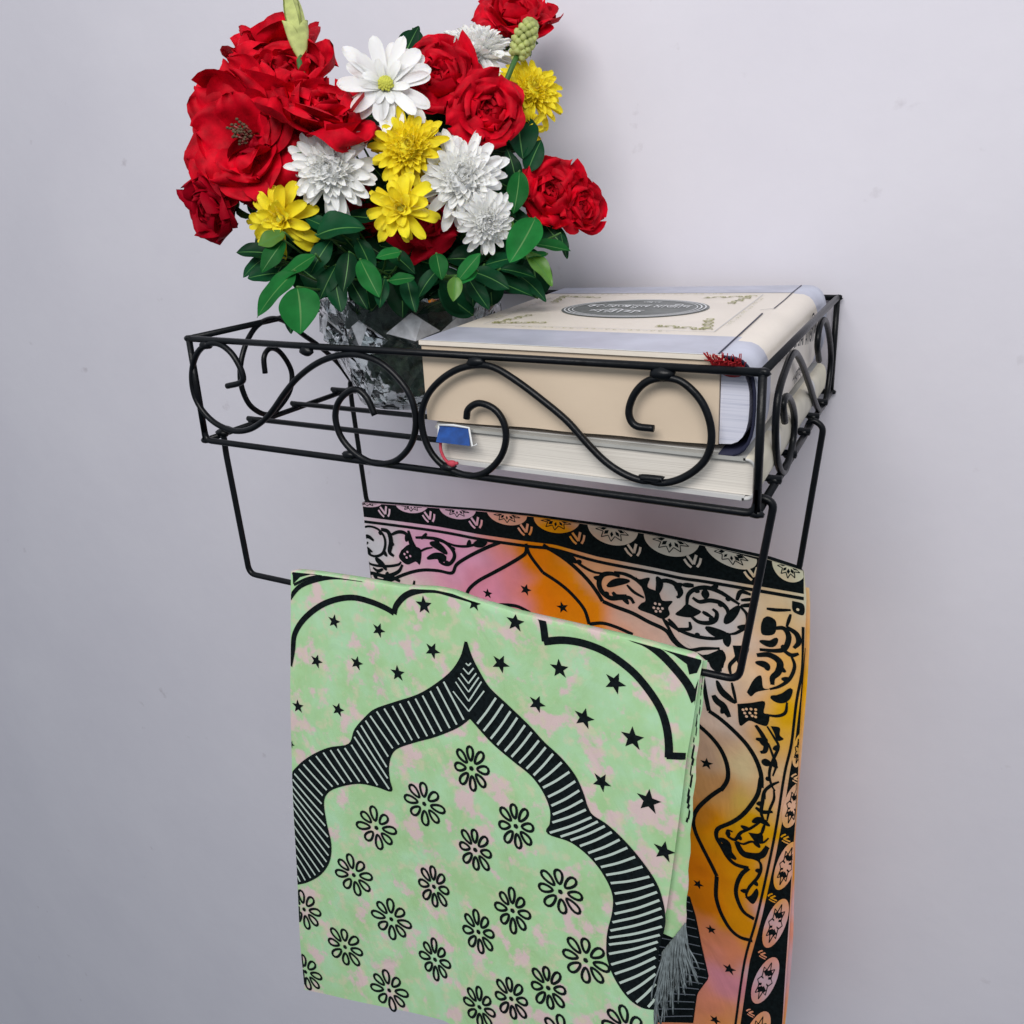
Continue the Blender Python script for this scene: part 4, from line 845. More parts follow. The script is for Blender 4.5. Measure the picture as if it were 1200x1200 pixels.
def mum(label, c, R, ax, seed, mtl, kind='mum', group=None, squash=1.):
    rng = random.Random(seed); c = Vector(c); ax = Vector(ax); Mx = frame_from(ax, seed*1.3)
    org = c-ax*R*(.12 if kind == 'daisy' else .38); t = thing('daisy' if kind == 'daisy' else 'chrysanthemum', label, 'daisy' if kind == 'daisy' else 'chrysanthemum', org, group); mb = MB()
    if kind == 'daisy': rows = [(14, 1.0, 76, 96, .32, 0), (12, .94, 66, 86, .31, .2), (8, .52, 50, 72, .20, .1)]
    elif kind == 'loose': rows = [(9, 1.0, 62, 135, .34, 0), (8, .86, 44, 108, .32, .3), (8, .66, 22, 60, .30, .1), (7, .46, 5, 30, .26, .5)]
    else: rows = [(15, 1.05, 82, 112, .23, 0), (17, .97, 72, 92, .23, .2), (16, .86, 60, 74, .22, .1)]
    for (n, l, a0, a1, w, off) in rows:
        for k in range(n):
            phi = off+2*math.pi*(k+rng.uniform(-.3, .3))/n
            petal(mb, Mx, org, R*l*rng.uniform(.84, 1.10), R*w*rng.uniform(.85, 1.15), R*.06, a0+rng.uniform(-8, 8), a1+rng.uniform(-20, 20), .34 if kind != 'daisy' else .14, .05 if kind != 'loose' else .12, rng, phi, 4, 8, peak=.68, base=.34, twist=rng.uniform(-.14, .14))
    if kind == 'mum':
        blob(mb, org+ax*R*.16, R*.40)
        for k in range(92):                                          # fluffy ball of short incurved petals
            f = k/91; th = 76*math.sqrt(f); phi = k*2.39996
            petal(mb, Mx, org+ax*R*.12*(1-f), R*(.50+.24*f)*rng.uniform(.9, 1.1), R*.165, R*.03, th*.8, th+rng.uniform(-30, 14)-10*(1-f), .42, .05, rng, phi, 4, 6, peak=.66, base=.4, pw=1.2)
    mb.build('petals', mtl, t)
    if kind in ('daisy', 'loose'):
        mb = MB(); q = org+ax*R*.10
        for k in range(46):
            rr = R*(.15 if kind == 'daisy' else .13)*math.sqrt(k/46); a = k*2.4; blob(mb, q+Mx @ Vector((rr*math.cos(a), rr*math.sin(a), R*.12*(1-(k/46)**2))), R*.036)
        mb.build('centre', YGRN, t)
    mb = MB(); blob(mb, org-ax*R*.02, R*.13); mb.build('calyx', STEM, t)
    stem(t, org, ax, .0013); return t

def bud(label, p0, p1, kind):
    p0 = Vector(p0); p1 = Vector(p1); t = thing('flower_bud', label, 'bud', p0); ax = (p1-p0).normalized(); Mx = frame_from(ax, .4); Ln = (p1-p0).length; rng = random.Random(9)
    if kind == 'tall':
        mb = MB()
        for k in range(5): petal(mb, Mx, p0+ax*Ln*.04*k, Ln*(1.05-.07*k), Ln*.22, Ln*.035, 15, -9, .55, .05, rng, k*2.4, 5, 9, peak=.45, pw=1.0)
        for k in range(3): petal(mb, Mx, p0-ax*Ln*.05, Ln*.5, Ln*.16, Ln*.04, 26, 4, .5, .05, rng, k*2.1+.7, 5, 7, peak=.45, pw=1.0)
        mb.build('sepals', BUD, t)
    else:
        mb = MB()
        for k in range(60):
            f = k/59; a = k*2.39996; r = Ln*.24*math.sin(math.pi*(.12+.80*f))**.6; q = p0+ax*Ln*(f*.98)+Mx @ Vector((math.cos(a)*r, math.sin(a)*r, 0))
            blob(mb, q, Ln*.085, seed=k)
        tube(mb, [p0, p1], Ln*.2, 8); mb.build('seed_head', BUD, t)
    stem(t, p0, ax, .0017)
def stamens(t, c, ax, Mx, R):
    mb = MB(); rng = random.Random(4); mb2 = MB()
    for k in range(40):
        a = k*2.4; r = R*.09*math.sqrt(k/40); b = c-ax*R*.30; e = b+Mx @ Vector((math.cos(a)*r*1.7+rng.uniform(-.03,.03)*R, math.sin(a)*r*1.7+rng.uniform(-.03,.03)*R, R*(.26+rng.uniform(-.09,.06))))
        tube(mb, [b+Mx @ Vector((math.cos(a)*r, math.sin(a)*r, 0)), e], R*.010, 5); blob(mb2, e, R*.020, sx=1.5, seed=k)
    mb.build('filaments', FILAM, t); mb2.build('anthers', ANTH, t)
VEIN = mat('leaf_vein', (.07,.20,.05), .45, .25)
FILAM = mat('stamen_filament', (.55,.22,.20), .6, .3); ANTH = mat('stamen_anther', (.10,.07,.04), .6, .3)
def leaf(par, c, Ln, d, wr, nrm, mtl, rng, node):
    c = Vector(c); d = Vector(d).normalized(); n = Vector(nrm); n = (n-d*n.dot(d)).normalized(); s_ = d.cross(n); V = []; F = []; mi = []; nv = 22
    Q = (-1, -.8, -.55, -.3, -.045, .045, .3, .55, .8, 1); nu = len(Q)-1
    fold = rng.uniform(.08, .38); arch = rng.uniform(.06, .34); base = c-d*Ln*.5; tw = rng.uniform(-.45, .45); cv = rng.uniform(-.16, .16); ph = rng.uniform(0, 6)
    for j in range(nv+1):
        t = j/nv; w = Ln*wr*(math.sin(math.pi*t**.85)**.72)*.5 if 0 < t < 1 else .0002
        for q in Q:
            vein = -.016*Ln*abs(math.sin((t*7.5-abs(q)*1.1)*math.pi))**.6*min(1, abs(q)*3)*(1-abs(q))
            h = fold*abs(q)**1.3*w-arch*Ln*(t-.35)**2+tw*q*w*t+.05*Ln*math.sin(t*11+q*2+ph)*q*q*.5+vein
            V.append(base+d*Ln*t+s_*(q*w+cv*Ln*t*t)+n*h)
    for j in range(nv):
        for i in range(nu): F.append((j*(nu+1)+i, j*(nu+1)+i+1, (j+1)*(nu+1)+i+1, (j+1)*(nu+1)+i)); mi.append(1 if i == 4 else 0)
    lf = obj('leaf', V, F, [mtl, VEIN], par, midx=mi)
    return base
def sprig(label, leaves, group=None):
    rng = random.Random(len(label)+int(1e4*abs(leaves[0][0][0]))); cen = sum((Vector(l[0]) for l in leaves), Vector())/len(leaves)
    node = cen.lerp(MOUTH+Vector((0,0,.02)), .35); t = thing('leafy_sprig', label, 'leaves', node, group); mb = MB()
    for l in leaves:
        b = leaf(t, *l, rng, node); tube(mb, spline([b, b.lerp(node, .5)-FWD*-.006, node], 4), .0007, 5)
    tube(mb, spline([node, node.lerp(MOUTH, .6), MOUTH+Vector((rng.uniform(-.02,.02), rng.uniform(-.02,.02), -.03))], 4), .0012, 6)
    mb.build('stem', STEM, t)
rs = rose('large fully open red rose with visible stamens at the left of the bouquet', (0.0296, 0.0332, 0.1169), 0.0404, (0.217, -0.941, 0.259), 3, 1.12, RED)
stamens(*rs)
rs = rose('red rose seen from its side above the round white chrysanthemum', (0.0775, 0.0523, 0.1236), 0.0321, (0.343, -0.262, 0.902), 8, 1.00, RED)
rs = rose('bright red rose below the tall green bud, behind the open rose', (0.0401, 0.07, 0.1481), 0.0317, (0.26, -0.554, 0.791), 5, 0.95, RED)
rs = rose('dark red rose behind the tall green bud at the top left of the bouquet', (0.0037, 0.0987, 0.172), 0.0305, (-0.186, -0.283, 0.941), 12, 1.00, RED)
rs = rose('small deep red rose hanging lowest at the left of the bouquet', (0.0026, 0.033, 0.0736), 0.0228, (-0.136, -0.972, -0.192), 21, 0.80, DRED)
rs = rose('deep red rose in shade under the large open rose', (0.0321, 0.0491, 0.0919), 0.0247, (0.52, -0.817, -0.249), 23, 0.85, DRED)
rs = rose('dark red rose between the white daisy and the rose beside the upper yellow flower', (0.1211, 0.1079, 0.1422), 0.0275, (0.552, -0.71, 0.438), 31, 0.80, RED)
rs = rose('velvety red rose just left of the upper yellow flower', (0.1515, 0.1127, 0.1213), 0.0253, (0.537, -0.829, 0.155), 35, 0.75, RED)
rs = rose('frilly red rose at the very top of the bouquet above the green seed bud', (0.1393, 0.1795, 0.183), 0.0264, (0.372, -0.429, 0.824), 41, 1.05, RED)
rs = rose('red rose at the right of the bouquet against the wall', (0.1813, 0.1323, 0.0734), 0.0241, (0.676, -0.637, 0.372), 47, 0.80, RED)
rs = rose('smaller frilly red rose at the far right edge of the bouquet', (0.1955, 0.1426, 0.0651), 0.0191, (0.907, -0.405, 0.112), 52, 0.90, RED)
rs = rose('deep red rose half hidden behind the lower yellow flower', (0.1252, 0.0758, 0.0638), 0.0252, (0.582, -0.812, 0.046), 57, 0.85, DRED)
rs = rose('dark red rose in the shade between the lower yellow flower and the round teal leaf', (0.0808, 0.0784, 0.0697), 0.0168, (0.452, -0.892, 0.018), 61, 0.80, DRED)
mum('flat white daisy with yellow-green centre at the top middle', (0.1091, 0.0715, 0.1375), 0.0266, (0.522, -0.78, 0.346), 71, WHITE, 'daisy')
mum('round white chrysanthemum below the side-facing red rose', (0.0879, 0.0397, 0.0932), 0.0249, (0.409, -0.906, 0.114), 73, WHITE, 'mum')
mum('white chrysanthemum seen from behind at the top, left of the topmost rose', (0.128, 0.1466, 0.1673), 0.0287, (0.287, -0.252, 0.924), 75, WHITE, 'mum')
mum('large white chrysanthemum at the right of the two middle yellow flowers', (0.1527, 0.0779, 0.0856), 0.0272, (0.612, -0.752, 0.244), 77, WHITE, 'mum')
mum('small white chrysanthemum hanging lowest under the large white one', (0.1669, 0.0783, 0.0595), 0.0176, (0.683, -0.707, -0.18), 79, WHITE, 'mum')
mum('dense yellow chrysanthemum in the centre below the daisy', (0.1263, 0.0635, 0.1037), 0.0221, (0.485, -0.82, 0.302), 81, YEL, 'mum')
mum('ragged yellow chrysanthemum with drooping petals in front of a deep red rose', (0.1311, 0.0435, 0.0707), 0.0207, (0.362, -0.918, 0.164), 83, YEL, 'loose')
mum('yellow chrysanthemum with narrow drooping petals at the lower left', (0.0578, 0.0262, 0.0668), 0.0220, (0.36, -0.933, 0.008), 85, YEL, 'loose')
mum('bright yellow chrysanthemum at the upper right under the green seed bud', (0.1676, 0.1419, 0.1361), 0.0208, (0.656, -0.599, 0.46), 87, YEL, 'mum')
mum('small half-open yellow flower hanging under the upper right chrysanthemum', (0.1666, 0.1325, 0.1116), 0.0135, (0.446, -0.703, -0.554), 89, YEL, 'loose')
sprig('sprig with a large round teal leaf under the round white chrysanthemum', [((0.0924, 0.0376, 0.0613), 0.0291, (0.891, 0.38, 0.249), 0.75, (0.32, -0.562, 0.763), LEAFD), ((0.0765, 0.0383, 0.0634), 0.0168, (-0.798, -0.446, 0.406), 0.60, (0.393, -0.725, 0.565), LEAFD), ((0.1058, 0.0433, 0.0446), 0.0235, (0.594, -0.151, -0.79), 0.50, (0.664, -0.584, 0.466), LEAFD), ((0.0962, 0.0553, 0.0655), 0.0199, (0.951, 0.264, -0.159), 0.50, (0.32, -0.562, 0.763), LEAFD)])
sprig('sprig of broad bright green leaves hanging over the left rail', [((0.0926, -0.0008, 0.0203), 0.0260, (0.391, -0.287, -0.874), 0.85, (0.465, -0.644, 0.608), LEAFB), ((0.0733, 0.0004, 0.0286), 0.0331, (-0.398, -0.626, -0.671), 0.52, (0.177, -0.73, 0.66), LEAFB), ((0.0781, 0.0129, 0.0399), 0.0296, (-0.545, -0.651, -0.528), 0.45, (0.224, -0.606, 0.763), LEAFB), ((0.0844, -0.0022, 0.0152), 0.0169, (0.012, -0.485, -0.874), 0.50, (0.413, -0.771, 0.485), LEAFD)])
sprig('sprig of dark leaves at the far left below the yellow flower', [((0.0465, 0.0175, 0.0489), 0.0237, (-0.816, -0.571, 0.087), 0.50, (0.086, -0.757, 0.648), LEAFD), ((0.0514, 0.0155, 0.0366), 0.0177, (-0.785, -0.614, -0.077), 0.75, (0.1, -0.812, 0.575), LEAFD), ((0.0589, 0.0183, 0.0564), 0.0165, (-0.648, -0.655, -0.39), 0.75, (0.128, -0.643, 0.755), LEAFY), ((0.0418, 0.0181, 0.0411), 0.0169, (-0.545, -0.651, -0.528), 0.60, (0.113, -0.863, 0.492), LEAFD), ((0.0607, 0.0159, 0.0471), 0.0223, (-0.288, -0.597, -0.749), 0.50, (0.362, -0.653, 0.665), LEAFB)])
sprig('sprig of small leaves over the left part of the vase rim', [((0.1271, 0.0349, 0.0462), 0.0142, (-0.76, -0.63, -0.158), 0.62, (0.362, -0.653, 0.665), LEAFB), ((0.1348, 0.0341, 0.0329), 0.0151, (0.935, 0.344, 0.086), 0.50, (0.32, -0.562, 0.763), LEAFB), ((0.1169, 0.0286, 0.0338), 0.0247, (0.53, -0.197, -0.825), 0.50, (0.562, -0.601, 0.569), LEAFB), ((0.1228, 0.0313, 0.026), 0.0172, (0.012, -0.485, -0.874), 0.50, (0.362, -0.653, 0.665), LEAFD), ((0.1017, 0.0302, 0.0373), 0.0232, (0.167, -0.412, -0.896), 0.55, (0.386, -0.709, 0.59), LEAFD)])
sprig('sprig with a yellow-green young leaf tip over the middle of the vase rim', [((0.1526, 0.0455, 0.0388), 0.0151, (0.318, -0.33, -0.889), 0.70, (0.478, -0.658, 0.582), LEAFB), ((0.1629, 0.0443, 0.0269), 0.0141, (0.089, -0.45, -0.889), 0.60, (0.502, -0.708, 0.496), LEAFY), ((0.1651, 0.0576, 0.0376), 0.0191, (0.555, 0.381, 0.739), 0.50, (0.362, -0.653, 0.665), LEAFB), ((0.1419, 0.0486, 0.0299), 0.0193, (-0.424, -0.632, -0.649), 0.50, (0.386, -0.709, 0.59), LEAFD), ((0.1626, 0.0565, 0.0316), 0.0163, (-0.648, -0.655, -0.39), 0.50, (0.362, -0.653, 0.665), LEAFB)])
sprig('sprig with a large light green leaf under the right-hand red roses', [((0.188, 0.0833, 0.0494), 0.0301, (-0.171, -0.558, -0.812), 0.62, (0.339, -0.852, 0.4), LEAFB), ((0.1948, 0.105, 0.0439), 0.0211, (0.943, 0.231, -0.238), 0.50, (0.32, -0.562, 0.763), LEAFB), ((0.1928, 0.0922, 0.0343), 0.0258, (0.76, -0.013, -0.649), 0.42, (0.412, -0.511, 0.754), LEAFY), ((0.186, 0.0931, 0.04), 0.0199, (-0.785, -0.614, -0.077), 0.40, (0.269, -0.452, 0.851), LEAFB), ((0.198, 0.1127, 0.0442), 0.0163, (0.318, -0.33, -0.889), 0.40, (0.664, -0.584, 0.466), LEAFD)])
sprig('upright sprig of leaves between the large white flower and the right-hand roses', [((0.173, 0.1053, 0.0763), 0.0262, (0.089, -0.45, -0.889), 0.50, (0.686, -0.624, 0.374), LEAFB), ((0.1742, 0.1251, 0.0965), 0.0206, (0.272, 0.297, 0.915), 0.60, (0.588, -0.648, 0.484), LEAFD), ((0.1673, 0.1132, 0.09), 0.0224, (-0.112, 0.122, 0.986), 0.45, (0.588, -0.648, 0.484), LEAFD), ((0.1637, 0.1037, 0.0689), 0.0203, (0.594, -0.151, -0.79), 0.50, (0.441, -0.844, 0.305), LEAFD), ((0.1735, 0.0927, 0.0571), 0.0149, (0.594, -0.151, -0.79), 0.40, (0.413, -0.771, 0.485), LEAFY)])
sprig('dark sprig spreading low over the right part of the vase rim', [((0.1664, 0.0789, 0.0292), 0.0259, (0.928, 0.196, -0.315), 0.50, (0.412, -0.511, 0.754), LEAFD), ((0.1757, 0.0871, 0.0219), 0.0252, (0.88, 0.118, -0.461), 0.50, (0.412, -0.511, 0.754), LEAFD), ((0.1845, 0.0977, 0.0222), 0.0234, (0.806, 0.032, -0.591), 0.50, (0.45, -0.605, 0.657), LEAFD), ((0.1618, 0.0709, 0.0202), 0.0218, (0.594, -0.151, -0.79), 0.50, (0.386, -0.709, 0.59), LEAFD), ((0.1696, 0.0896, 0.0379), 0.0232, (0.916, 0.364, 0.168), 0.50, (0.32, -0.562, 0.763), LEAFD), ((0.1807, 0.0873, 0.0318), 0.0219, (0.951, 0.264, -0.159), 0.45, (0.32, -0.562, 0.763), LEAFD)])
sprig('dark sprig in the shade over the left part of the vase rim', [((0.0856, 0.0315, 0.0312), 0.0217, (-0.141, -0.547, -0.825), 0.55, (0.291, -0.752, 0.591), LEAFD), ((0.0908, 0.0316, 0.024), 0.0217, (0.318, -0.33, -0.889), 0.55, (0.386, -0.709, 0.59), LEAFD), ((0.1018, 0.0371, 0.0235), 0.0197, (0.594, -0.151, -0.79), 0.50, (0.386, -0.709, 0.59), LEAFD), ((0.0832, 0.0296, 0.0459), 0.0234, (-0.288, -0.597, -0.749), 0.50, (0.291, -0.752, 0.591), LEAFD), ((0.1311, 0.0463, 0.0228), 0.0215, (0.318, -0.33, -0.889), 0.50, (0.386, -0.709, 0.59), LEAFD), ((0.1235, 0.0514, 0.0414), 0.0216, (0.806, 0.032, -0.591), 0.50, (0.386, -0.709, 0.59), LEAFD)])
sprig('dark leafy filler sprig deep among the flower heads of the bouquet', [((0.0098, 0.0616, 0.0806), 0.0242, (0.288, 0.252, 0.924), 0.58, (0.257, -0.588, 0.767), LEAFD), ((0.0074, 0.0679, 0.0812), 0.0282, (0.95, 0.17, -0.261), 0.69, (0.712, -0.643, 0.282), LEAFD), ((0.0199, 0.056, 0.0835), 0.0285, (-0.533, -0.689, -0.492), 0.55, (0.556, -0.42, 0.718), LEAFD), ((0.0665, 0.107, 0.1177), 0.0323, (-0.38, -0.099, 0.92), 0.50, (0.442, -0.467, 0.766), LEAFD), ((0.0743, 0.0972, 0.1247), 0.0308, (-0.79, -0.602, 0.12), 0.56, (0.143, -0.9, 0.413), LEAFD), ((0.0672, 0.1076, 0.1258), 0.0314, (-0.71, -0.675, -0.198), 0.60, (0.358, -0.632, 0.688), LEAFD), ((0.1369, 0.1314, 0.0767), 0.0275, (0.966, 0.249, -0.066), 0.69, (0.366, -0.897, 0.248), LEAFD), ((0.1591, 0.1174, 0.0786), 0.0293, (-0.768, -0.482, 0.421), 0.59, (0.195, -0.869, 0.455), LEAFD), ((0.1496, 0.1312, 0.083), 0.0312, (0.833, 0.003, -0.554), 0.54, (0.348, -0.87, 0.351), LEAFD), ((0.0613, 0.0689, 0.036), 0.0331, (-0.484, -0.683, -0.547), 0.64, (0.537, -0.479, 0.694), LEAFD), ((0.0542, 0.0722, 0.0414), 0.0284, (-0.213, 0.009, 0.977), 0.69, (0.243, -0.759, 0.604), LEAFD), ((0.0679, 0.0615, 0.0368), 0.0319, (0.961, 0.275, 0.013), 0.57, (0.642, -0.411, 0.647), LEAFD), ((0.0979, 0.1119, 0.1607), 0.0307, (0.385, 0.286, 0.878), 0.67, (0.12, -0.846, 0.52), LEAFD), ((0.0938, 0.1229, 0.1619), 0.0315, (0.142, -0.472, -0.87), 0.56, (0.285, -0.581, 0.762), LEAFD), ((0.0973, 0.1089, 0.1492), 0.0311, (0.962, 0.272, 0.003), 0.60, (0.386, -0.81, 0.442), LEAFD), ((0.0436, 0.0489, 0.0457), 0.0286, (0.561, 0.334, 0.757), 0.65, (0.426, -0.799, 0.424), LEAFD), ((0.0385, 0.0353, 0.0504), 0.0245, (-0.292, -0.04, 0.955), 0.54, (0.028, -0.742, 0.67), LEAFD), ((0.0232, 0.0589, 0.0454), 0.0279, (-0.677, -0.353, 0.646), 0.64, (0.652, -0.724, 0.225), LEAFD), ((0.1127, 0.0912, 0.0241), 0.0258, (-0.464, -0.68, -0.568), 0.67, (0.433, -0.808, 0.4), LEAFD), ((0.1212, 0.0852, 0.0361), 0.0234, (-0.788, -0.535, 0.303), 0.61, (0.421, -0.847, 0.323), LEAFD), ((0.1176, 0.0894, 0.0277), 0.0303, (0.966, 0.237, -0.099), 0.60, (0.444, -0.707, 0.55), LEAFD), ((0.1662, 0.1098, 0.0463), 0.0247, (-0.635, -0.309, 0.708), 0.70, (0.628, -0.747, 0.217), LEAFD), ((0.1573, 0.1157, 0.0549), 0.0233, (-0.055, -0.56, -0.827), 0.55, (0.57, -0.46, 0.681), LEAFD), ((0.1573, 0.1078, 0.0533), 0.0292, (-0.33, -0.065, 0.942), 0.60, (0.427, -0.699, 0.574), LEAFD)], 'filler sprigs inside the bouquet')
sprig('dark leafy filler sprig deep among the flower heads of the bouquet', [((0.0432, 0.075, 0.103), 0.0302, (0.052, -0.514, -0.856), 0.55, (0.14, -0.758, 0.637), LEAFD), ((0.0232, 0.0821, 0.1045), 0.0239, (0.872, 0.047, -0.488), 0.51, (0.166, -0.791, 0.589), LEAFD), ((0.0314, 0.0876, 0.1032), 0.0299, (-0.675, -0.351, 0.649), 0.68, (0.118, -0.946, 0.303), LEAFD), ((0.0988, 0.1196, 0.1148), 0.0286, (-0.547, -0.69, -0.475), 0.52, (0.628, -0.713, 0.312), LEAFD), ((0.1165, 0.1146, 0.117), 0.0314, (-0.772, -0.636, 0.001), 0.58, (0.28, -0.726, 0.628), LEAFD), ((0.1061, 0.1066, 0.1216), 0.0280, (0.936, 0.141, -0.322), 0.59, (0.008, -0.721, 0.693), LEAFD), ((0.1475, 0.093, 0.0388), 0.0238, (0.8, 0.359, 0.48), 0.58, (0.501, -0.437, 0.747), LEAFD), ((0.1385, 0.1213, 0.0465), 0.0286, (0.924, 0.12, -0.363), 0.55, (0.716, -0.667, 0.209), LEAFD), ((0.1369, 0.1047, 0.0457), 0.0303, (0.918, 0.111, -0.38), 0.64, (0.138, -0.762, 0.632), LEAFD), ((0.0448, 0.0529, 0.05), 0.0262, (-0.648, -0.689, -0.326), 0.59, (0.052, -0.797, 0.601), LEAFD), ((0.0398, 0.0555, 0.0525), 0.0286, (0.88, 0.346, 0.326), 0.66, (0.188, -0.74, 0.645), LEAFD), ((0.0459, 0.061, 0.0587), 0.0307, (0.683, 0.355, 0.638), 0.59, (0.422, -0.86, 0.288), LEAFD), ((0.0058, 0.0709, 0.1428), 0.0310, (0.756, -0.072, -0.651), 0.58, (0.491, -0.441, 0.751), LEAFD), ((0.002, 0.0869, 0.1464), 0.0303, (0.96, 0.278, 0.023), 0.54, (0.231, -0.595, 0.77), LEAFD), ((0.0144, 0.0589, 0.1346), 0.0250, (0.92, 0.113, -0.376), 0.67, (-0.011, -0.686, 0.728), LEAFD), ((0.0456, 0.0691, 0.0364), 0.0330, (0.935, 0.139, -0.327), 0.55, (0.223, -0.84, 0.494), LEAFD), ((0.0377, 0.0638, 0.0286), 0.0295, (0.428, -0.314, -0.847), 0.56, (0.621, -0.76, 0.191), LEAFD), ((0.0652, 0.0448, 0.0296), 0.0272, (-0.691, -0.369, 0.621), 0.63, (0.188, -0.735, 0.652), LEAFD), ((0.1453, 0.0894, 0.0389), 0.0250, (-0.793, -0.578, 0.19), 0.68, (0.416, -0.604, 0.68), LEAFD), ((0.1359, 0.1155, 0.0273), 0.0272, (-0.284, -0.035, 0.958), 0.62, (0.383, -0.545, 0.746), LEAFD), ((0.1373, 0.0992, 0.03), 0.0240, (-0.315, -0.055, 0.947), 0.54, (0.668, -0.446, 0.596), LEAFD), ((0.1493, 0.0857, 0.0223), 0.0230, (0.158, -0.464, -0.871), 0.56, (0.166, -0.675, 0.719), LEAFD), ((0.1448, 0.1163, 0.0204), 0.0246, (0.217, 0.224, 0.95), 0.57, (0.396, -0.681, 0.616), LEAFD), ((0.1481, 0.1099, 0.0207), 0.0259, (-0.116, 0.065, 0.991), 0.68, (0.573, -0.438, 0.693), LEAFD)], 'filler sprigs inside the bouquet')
sprig('dark leafy filler sprig deep among the flower heads of the bouquet', [((0.0485, 0.0713, 0.0668), 0.0237, (0.394, -0.335, -0.856), 0.54, (0.346, -0.782, 0.519), LEAFD), ((0.0446, 0.0691, 0.0773), 0.0295, (0.143, 0.193, 0.971), 0.62, (0.621, -0.431, 0.655), LEAFD), ((0.0463, 0.0613, 0.0745), 0.0246, (0.776, -0.053, -0.628), 0.64, (0.511, -0.424, 0.748), LEAFD), ((0.1233, 0.0973, 0.0903), 0.0266, (0.772, 0.36, 0.524), 0.54, (0.609, -0.733, 0.303), LEAFD), ((0.125, 0.1026, 0.0948), 0.0315, (0.309, -0.385, -0.87), 0.67, (0.611, -0.554, 0.566), LEAFD), ((0.1198, 0.1088, 0.0957), 0.0234, (0.19, 0.213, 0.959), 0.63, (0.198, -0.952, 0.233), LEAFD), ((0.1285, 0.1048, 0.0524), 0.0235, (-0.756, -0.459, 0.468), 0.54, (0.308, -0.615, 0.726), LEAFD), ((0.1169, 0.1046, 0.052), 0.0258, (0.017, -0.53, -0.848), 0.61, (0.64, -0.403, 0.654), LEAFD), ((0.1204, 0.1067, 0.0488), 0.0287, (0.488, 0.316, 0.813), 0.52, (0.503, -0.84, 0.203), LEAFD), ((0.1643, 0.1213, 0.058), 0.0233, (-0.127, 0.059, 0.99), 0.54, (0.722, -0.563, 0.402), LEAFD), ((0.156, 0.1213, 0.0629), 0.0293, (0.408, 0.293, 0.865), 0.52, (0.432, -0.869, 0.242), LEAFD), ((0.1649, 0.1069, 0.0614), 0.0308, (0.933, 0.135, -0.334), 0.53, (0.574, -0.486, 0.659), LEAFD), ((0.0361, 0.0622, 0.0487), 0.0320, (-0.786, -0.527, 0.322), 0.57, (0.597, -0.587, 0.548), LEAFD), ((0.0557, 0.0607, 0.0544), 0.0263, (0.871, 0.348, 0.347), 0.53, (0.31, -0.734, 0.604), LEAFD), ((0.0537, 0.0579, 0.0475), 0.0254, (0.239, -0.423, -0.874), 0.64, (0.534, -0.618, 0.578), LEAFD), ((0.079, 0.0578, 0.0363), 0.0255, (-0.734, -0.665, -0.136), 0.69, (0.207, -0.68, 0.703), LEAFD), ((0.0681, 0.0646, 0.035), 0.0298, (-0.492, -0.684, -0.538), 0.50, (0.672, -0.524, 0.523), LEAFD), ((0.0645, 0.0581, 0.0296), 0.0275, (-0.711, -0.675, -0.197), 0.52, (0.279, -0.781, 0.558), LEAFD), ((0.166, 0.1002, 0.0353), 0.0294, (-0.391, -0.666, -0.635), 0.58, (0.419, -0.797, 0.434), LEAFD), ((0.1531, 0.1065, 0.0307), 0.0232, (0.966, 0.244, -0.08), 0.50, (0.383, -0.723, 0.575), LEAFD), ((0.1579, 0.094, 0.0285), 0.0303, (-0.271, -0.635, -0.723), 0.65, (0.005, -0.795, 0.606), LEAFD), ((0.1227, 0.097, 0.0143), 0.0304, (-0.779, -0.626, 0.037), 0.51, (0.718, -0.525, 0.457), LEAFD), ((0.1384, 0.0839, 0.0135), 0.0261, (-0.669, -0.345, 0.658), 0.60, (0.082, -0.928, 0.363), LEAFD), ((0.137, 0.0845, 0.0199), 0.0315, (-0.535, -0.217, 0.817), 0.66, (0.065, -0.742, 0.668), LEAFD)], 'filler sprigs inside the bouquet')
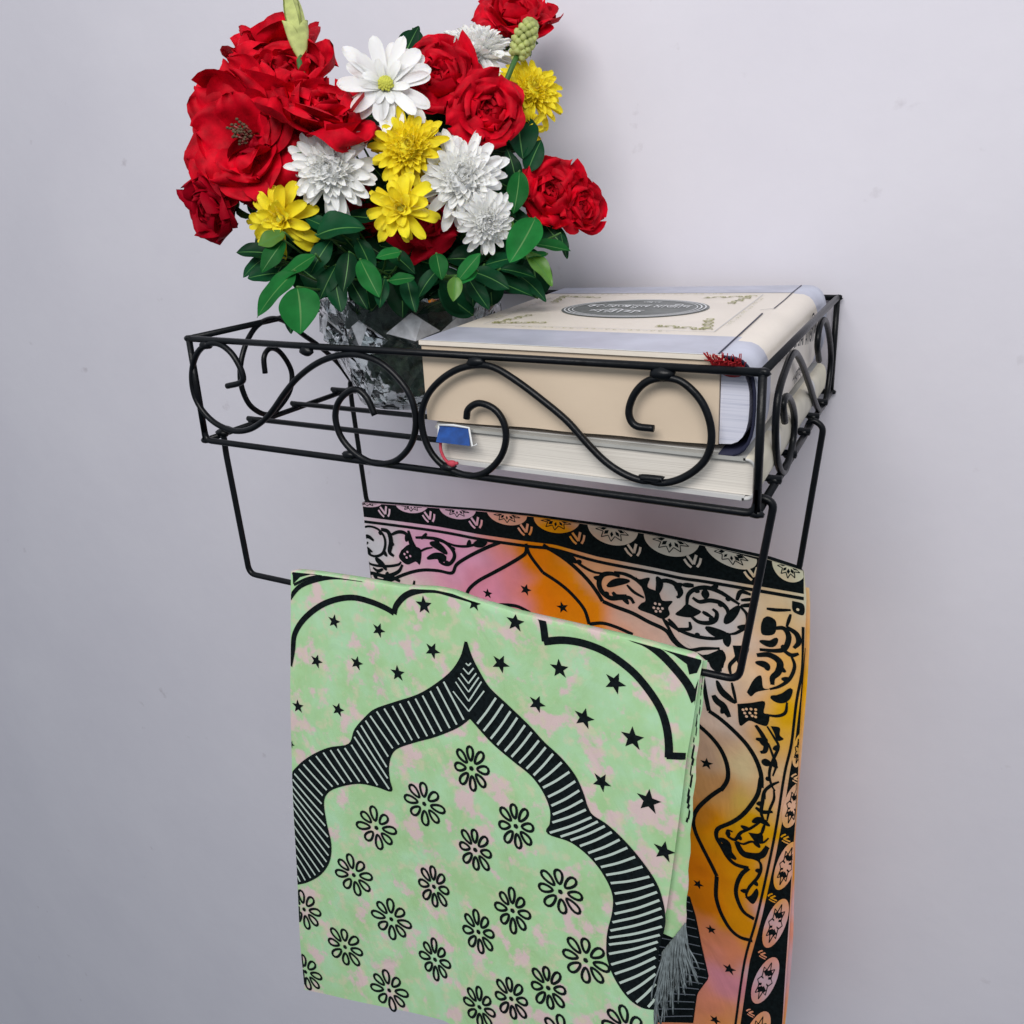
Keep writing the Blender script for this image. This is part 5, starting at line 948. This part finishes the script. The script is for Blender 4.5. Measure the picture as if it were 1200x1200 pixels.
sprig('dark leafy filler sprig deep among the flower heads of the bouquet', [((0.0647, 0.072, 0.1114), 0.0300, (0.512, 0.323, 0.796), 0.55, (0.208, -0.606, 0.768), LEAFD), ((0.0722, 0.0766, 0.1152), 0.0239, (0.769, -0.06, -0.636), 0.67, (0.403, -0.775, 0.486), LEAFD), ((0.0713, 0.0845, 0.1183), 0.0275, (-0.456, -0.154, 0.877), 0.53, (0.201, -0.796, 0.571), LEAFD), ((0.139, 0.1214, 0.0957), 0.0270, (-0.153, 0.044, 0.987), 0.50, (0.495, -0.836, 0.237), LEAFD), ((0.1401, 0.1235, 0.0994), 0.0242, (0.96, 0.197, -0.2), 0.60, (0.037, -0.679, 0.734), LEAFD), ((0.1431, 0.1119, 0.0928), 0.0248, (-0.288, -0.64, -0.712), 0.70, (0.317, -0.891, 0.323), LEAFD), ((0.1067, 0.0966, 0.0401), 0.0251, (-0.793, -0.563, 0.233), 0.68, (0.123, -0.914, 0.387), LEAFD), ((0.103, 0.0782, 0.0449), 0.0259, (0.953, 0.178, -0.244), 0.61, (0.167, -0.783, 0.6), LEAFD), ((0.1034, 0.0889, 0.0425), 0.0329, (0.74, 0.36, 0.568), 0.57, (0.072, -0.741, 0.667), LEAFD), ((0.1853, 0.1266, 0.0486), 0.0241, (0.655, -0.157, -0.74), 0.53, (0.327, -0.89, 0.317), LEAFD), ((0.1754, 0.1276, 0.0518), 0.0291, (-0.773, -0.634, 0.006), 0.57, (0.51, -0.774, 0.374), LEAFD), ((0.1735, 0.125, 0.0561), 0.0236, (-0.365, -0.66, -0.656), 0.51, (0.108, -0.956, 0.272), LEAFD), ((0.0786, 0.0823, 0.0615), 0.0267, (-0.11, 0.068, 0.992), 0.62, (0.648, -0.585, 0.488), LEAFD), ((0.078, 0.059, 0.0547), 0.0308, (0.774, -0.056, -0.631), 0.53, (0.512, -0.441, 0.737), LEAFD), ((0.0711, 0.0813, 0.0573), 0.0257, (0.446, 0.305, 0.842), 0.69, (0.191, -0.716, 0.671), LEAFD), ((0.0816, 0.0739, 0.0347), 0.0244, (0.104, 0.175, 0.979), 0.52, (0.739, -0.564, 0.367), LEAFD), ((0.0765, 0.0728, 0.0408), 0.0289, (-0.637, -0.31, 0.706), 0.50, (0.023, -0.794, 0.608), LEAFD), ((0.0729, 0.0837, 0.0376), 0.0332, (-0.715, -0.399, 0.574), 0.56, (0.38, -0.734, 0.562), LEAFD), ((0.1658, 0.0981, 0.0294), 0.0262, (0.955, 0.182, -0.234), 0.64, (0.356, -0.754, 0.552), LEAFD), ((0.1627, 0.1077, 0.0302), 0.0234, (0.585, 0.339, 0.737), 0.60, (0.286, -0.754, 0.592), LEAFD), ((0.1709, 0.1276, 0.0266), 0.0317, (-0.133, 0.055, 0.99), 0.69, (0.286, -0.716, 0.637), LEAFD), ((0.0724, 0.0623, 0.0291), 0.0271, (0.965, 0.221, -0.142), 0.58, (0.578, -0.605, 0.547), LEAFD), ((0.0932, 0.0545, 0.0225), 0.0227, (-0.245, -0.011, 0.969), 0.57, (0.427, -0.544, 0.722), LEAFD), ((0.0747, 0.0803, 0.021), 0.0316, (0.294, 0.254, 0.921), 0.69, (0.659, -0.471, 0.586), LEAFD)], 'filler sprigs inside the bouquet')
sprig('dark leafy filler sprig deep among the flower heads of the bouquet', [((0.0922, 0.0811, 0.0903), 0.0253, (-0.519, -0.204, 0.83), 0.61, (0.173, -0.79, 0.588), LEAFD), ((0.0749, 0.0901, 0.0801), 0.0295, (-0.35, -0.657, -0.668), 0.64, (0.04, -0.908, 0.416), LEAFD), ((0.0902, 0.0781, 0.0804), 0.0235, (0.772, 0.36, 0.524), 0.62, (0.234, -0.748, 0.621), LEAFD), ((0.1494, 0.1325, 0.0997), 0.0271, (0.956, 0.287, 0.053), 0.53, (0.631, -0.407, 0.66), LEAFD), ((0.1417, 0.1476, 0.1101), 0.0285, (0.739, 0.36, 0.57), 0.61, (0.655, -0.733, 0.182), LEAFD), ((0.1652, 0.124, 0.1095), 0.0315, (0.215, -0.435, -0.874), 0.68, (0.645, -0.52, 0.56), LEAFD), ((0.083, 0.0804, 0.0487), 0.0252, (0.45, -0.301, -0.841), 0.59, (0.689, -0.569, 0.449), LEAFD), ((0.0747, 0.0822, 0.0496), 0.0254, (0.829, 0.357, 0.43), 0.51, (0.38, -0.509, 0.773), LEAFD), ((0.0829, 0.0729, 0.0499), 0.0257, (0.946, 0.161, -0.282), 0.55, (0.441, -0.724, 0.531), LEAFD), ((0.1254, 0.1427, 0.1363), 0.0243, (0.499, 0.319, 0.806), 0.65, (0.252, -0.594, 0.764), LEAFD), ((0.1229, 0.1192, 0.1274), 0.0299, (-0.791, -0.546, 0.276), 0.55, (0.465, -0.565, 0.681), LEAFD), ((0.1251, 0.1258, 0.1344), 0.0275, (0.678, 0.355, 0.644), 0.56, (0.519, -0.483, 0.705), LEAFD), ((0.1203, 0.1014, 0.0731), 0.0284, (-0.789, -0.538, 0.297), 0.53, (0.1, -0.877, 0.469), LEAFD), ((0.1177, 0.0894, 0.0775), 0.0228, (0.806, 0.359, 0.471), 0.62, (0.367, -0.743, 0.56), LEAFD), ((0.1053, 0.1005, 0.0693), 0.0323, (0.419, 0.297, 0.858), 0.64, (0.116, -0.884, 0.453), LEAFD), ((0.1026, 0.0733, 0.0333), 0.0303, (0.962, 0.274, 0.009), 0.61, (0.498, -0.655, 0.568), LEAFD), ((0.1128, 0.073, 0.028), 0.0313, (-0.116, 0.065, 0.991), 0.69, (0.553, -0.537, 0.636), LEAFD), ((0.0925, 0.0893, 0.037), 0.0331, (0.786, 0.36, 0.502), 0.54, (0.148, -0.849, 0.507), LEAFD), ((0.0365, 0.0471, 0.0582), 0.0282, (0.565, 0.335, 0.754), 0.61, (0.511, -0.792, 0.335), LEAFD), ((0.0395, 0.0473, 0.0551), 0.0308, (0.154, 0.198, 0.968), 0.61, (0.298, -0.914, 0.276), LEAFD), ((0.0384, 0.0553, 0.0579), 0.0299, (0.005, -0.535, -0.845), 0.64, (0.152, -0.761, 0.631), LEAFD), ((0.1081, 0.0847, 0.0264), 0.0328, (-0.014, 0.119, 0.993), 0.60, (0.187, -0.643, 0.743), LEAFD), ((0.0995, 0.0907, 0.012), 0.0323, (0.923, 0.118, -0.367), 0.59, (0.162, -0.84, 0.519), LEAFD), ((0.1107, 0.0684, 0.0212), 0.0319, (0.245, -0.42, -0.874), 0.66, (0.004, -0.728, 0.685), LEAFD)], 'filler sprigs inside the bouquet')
bud('tall pale green bud standing above the red roses at the top left', (0.0487, 0.0733, 0.1579), (0.0249, 0.0965, 0.2009), 'tall')
bud('knobbly yellow-green seed bud in front of the topmost red rose', (0.1584, 0.1399, 0.1539), (0.1627, 0.1529, 0.1737), 'seed')
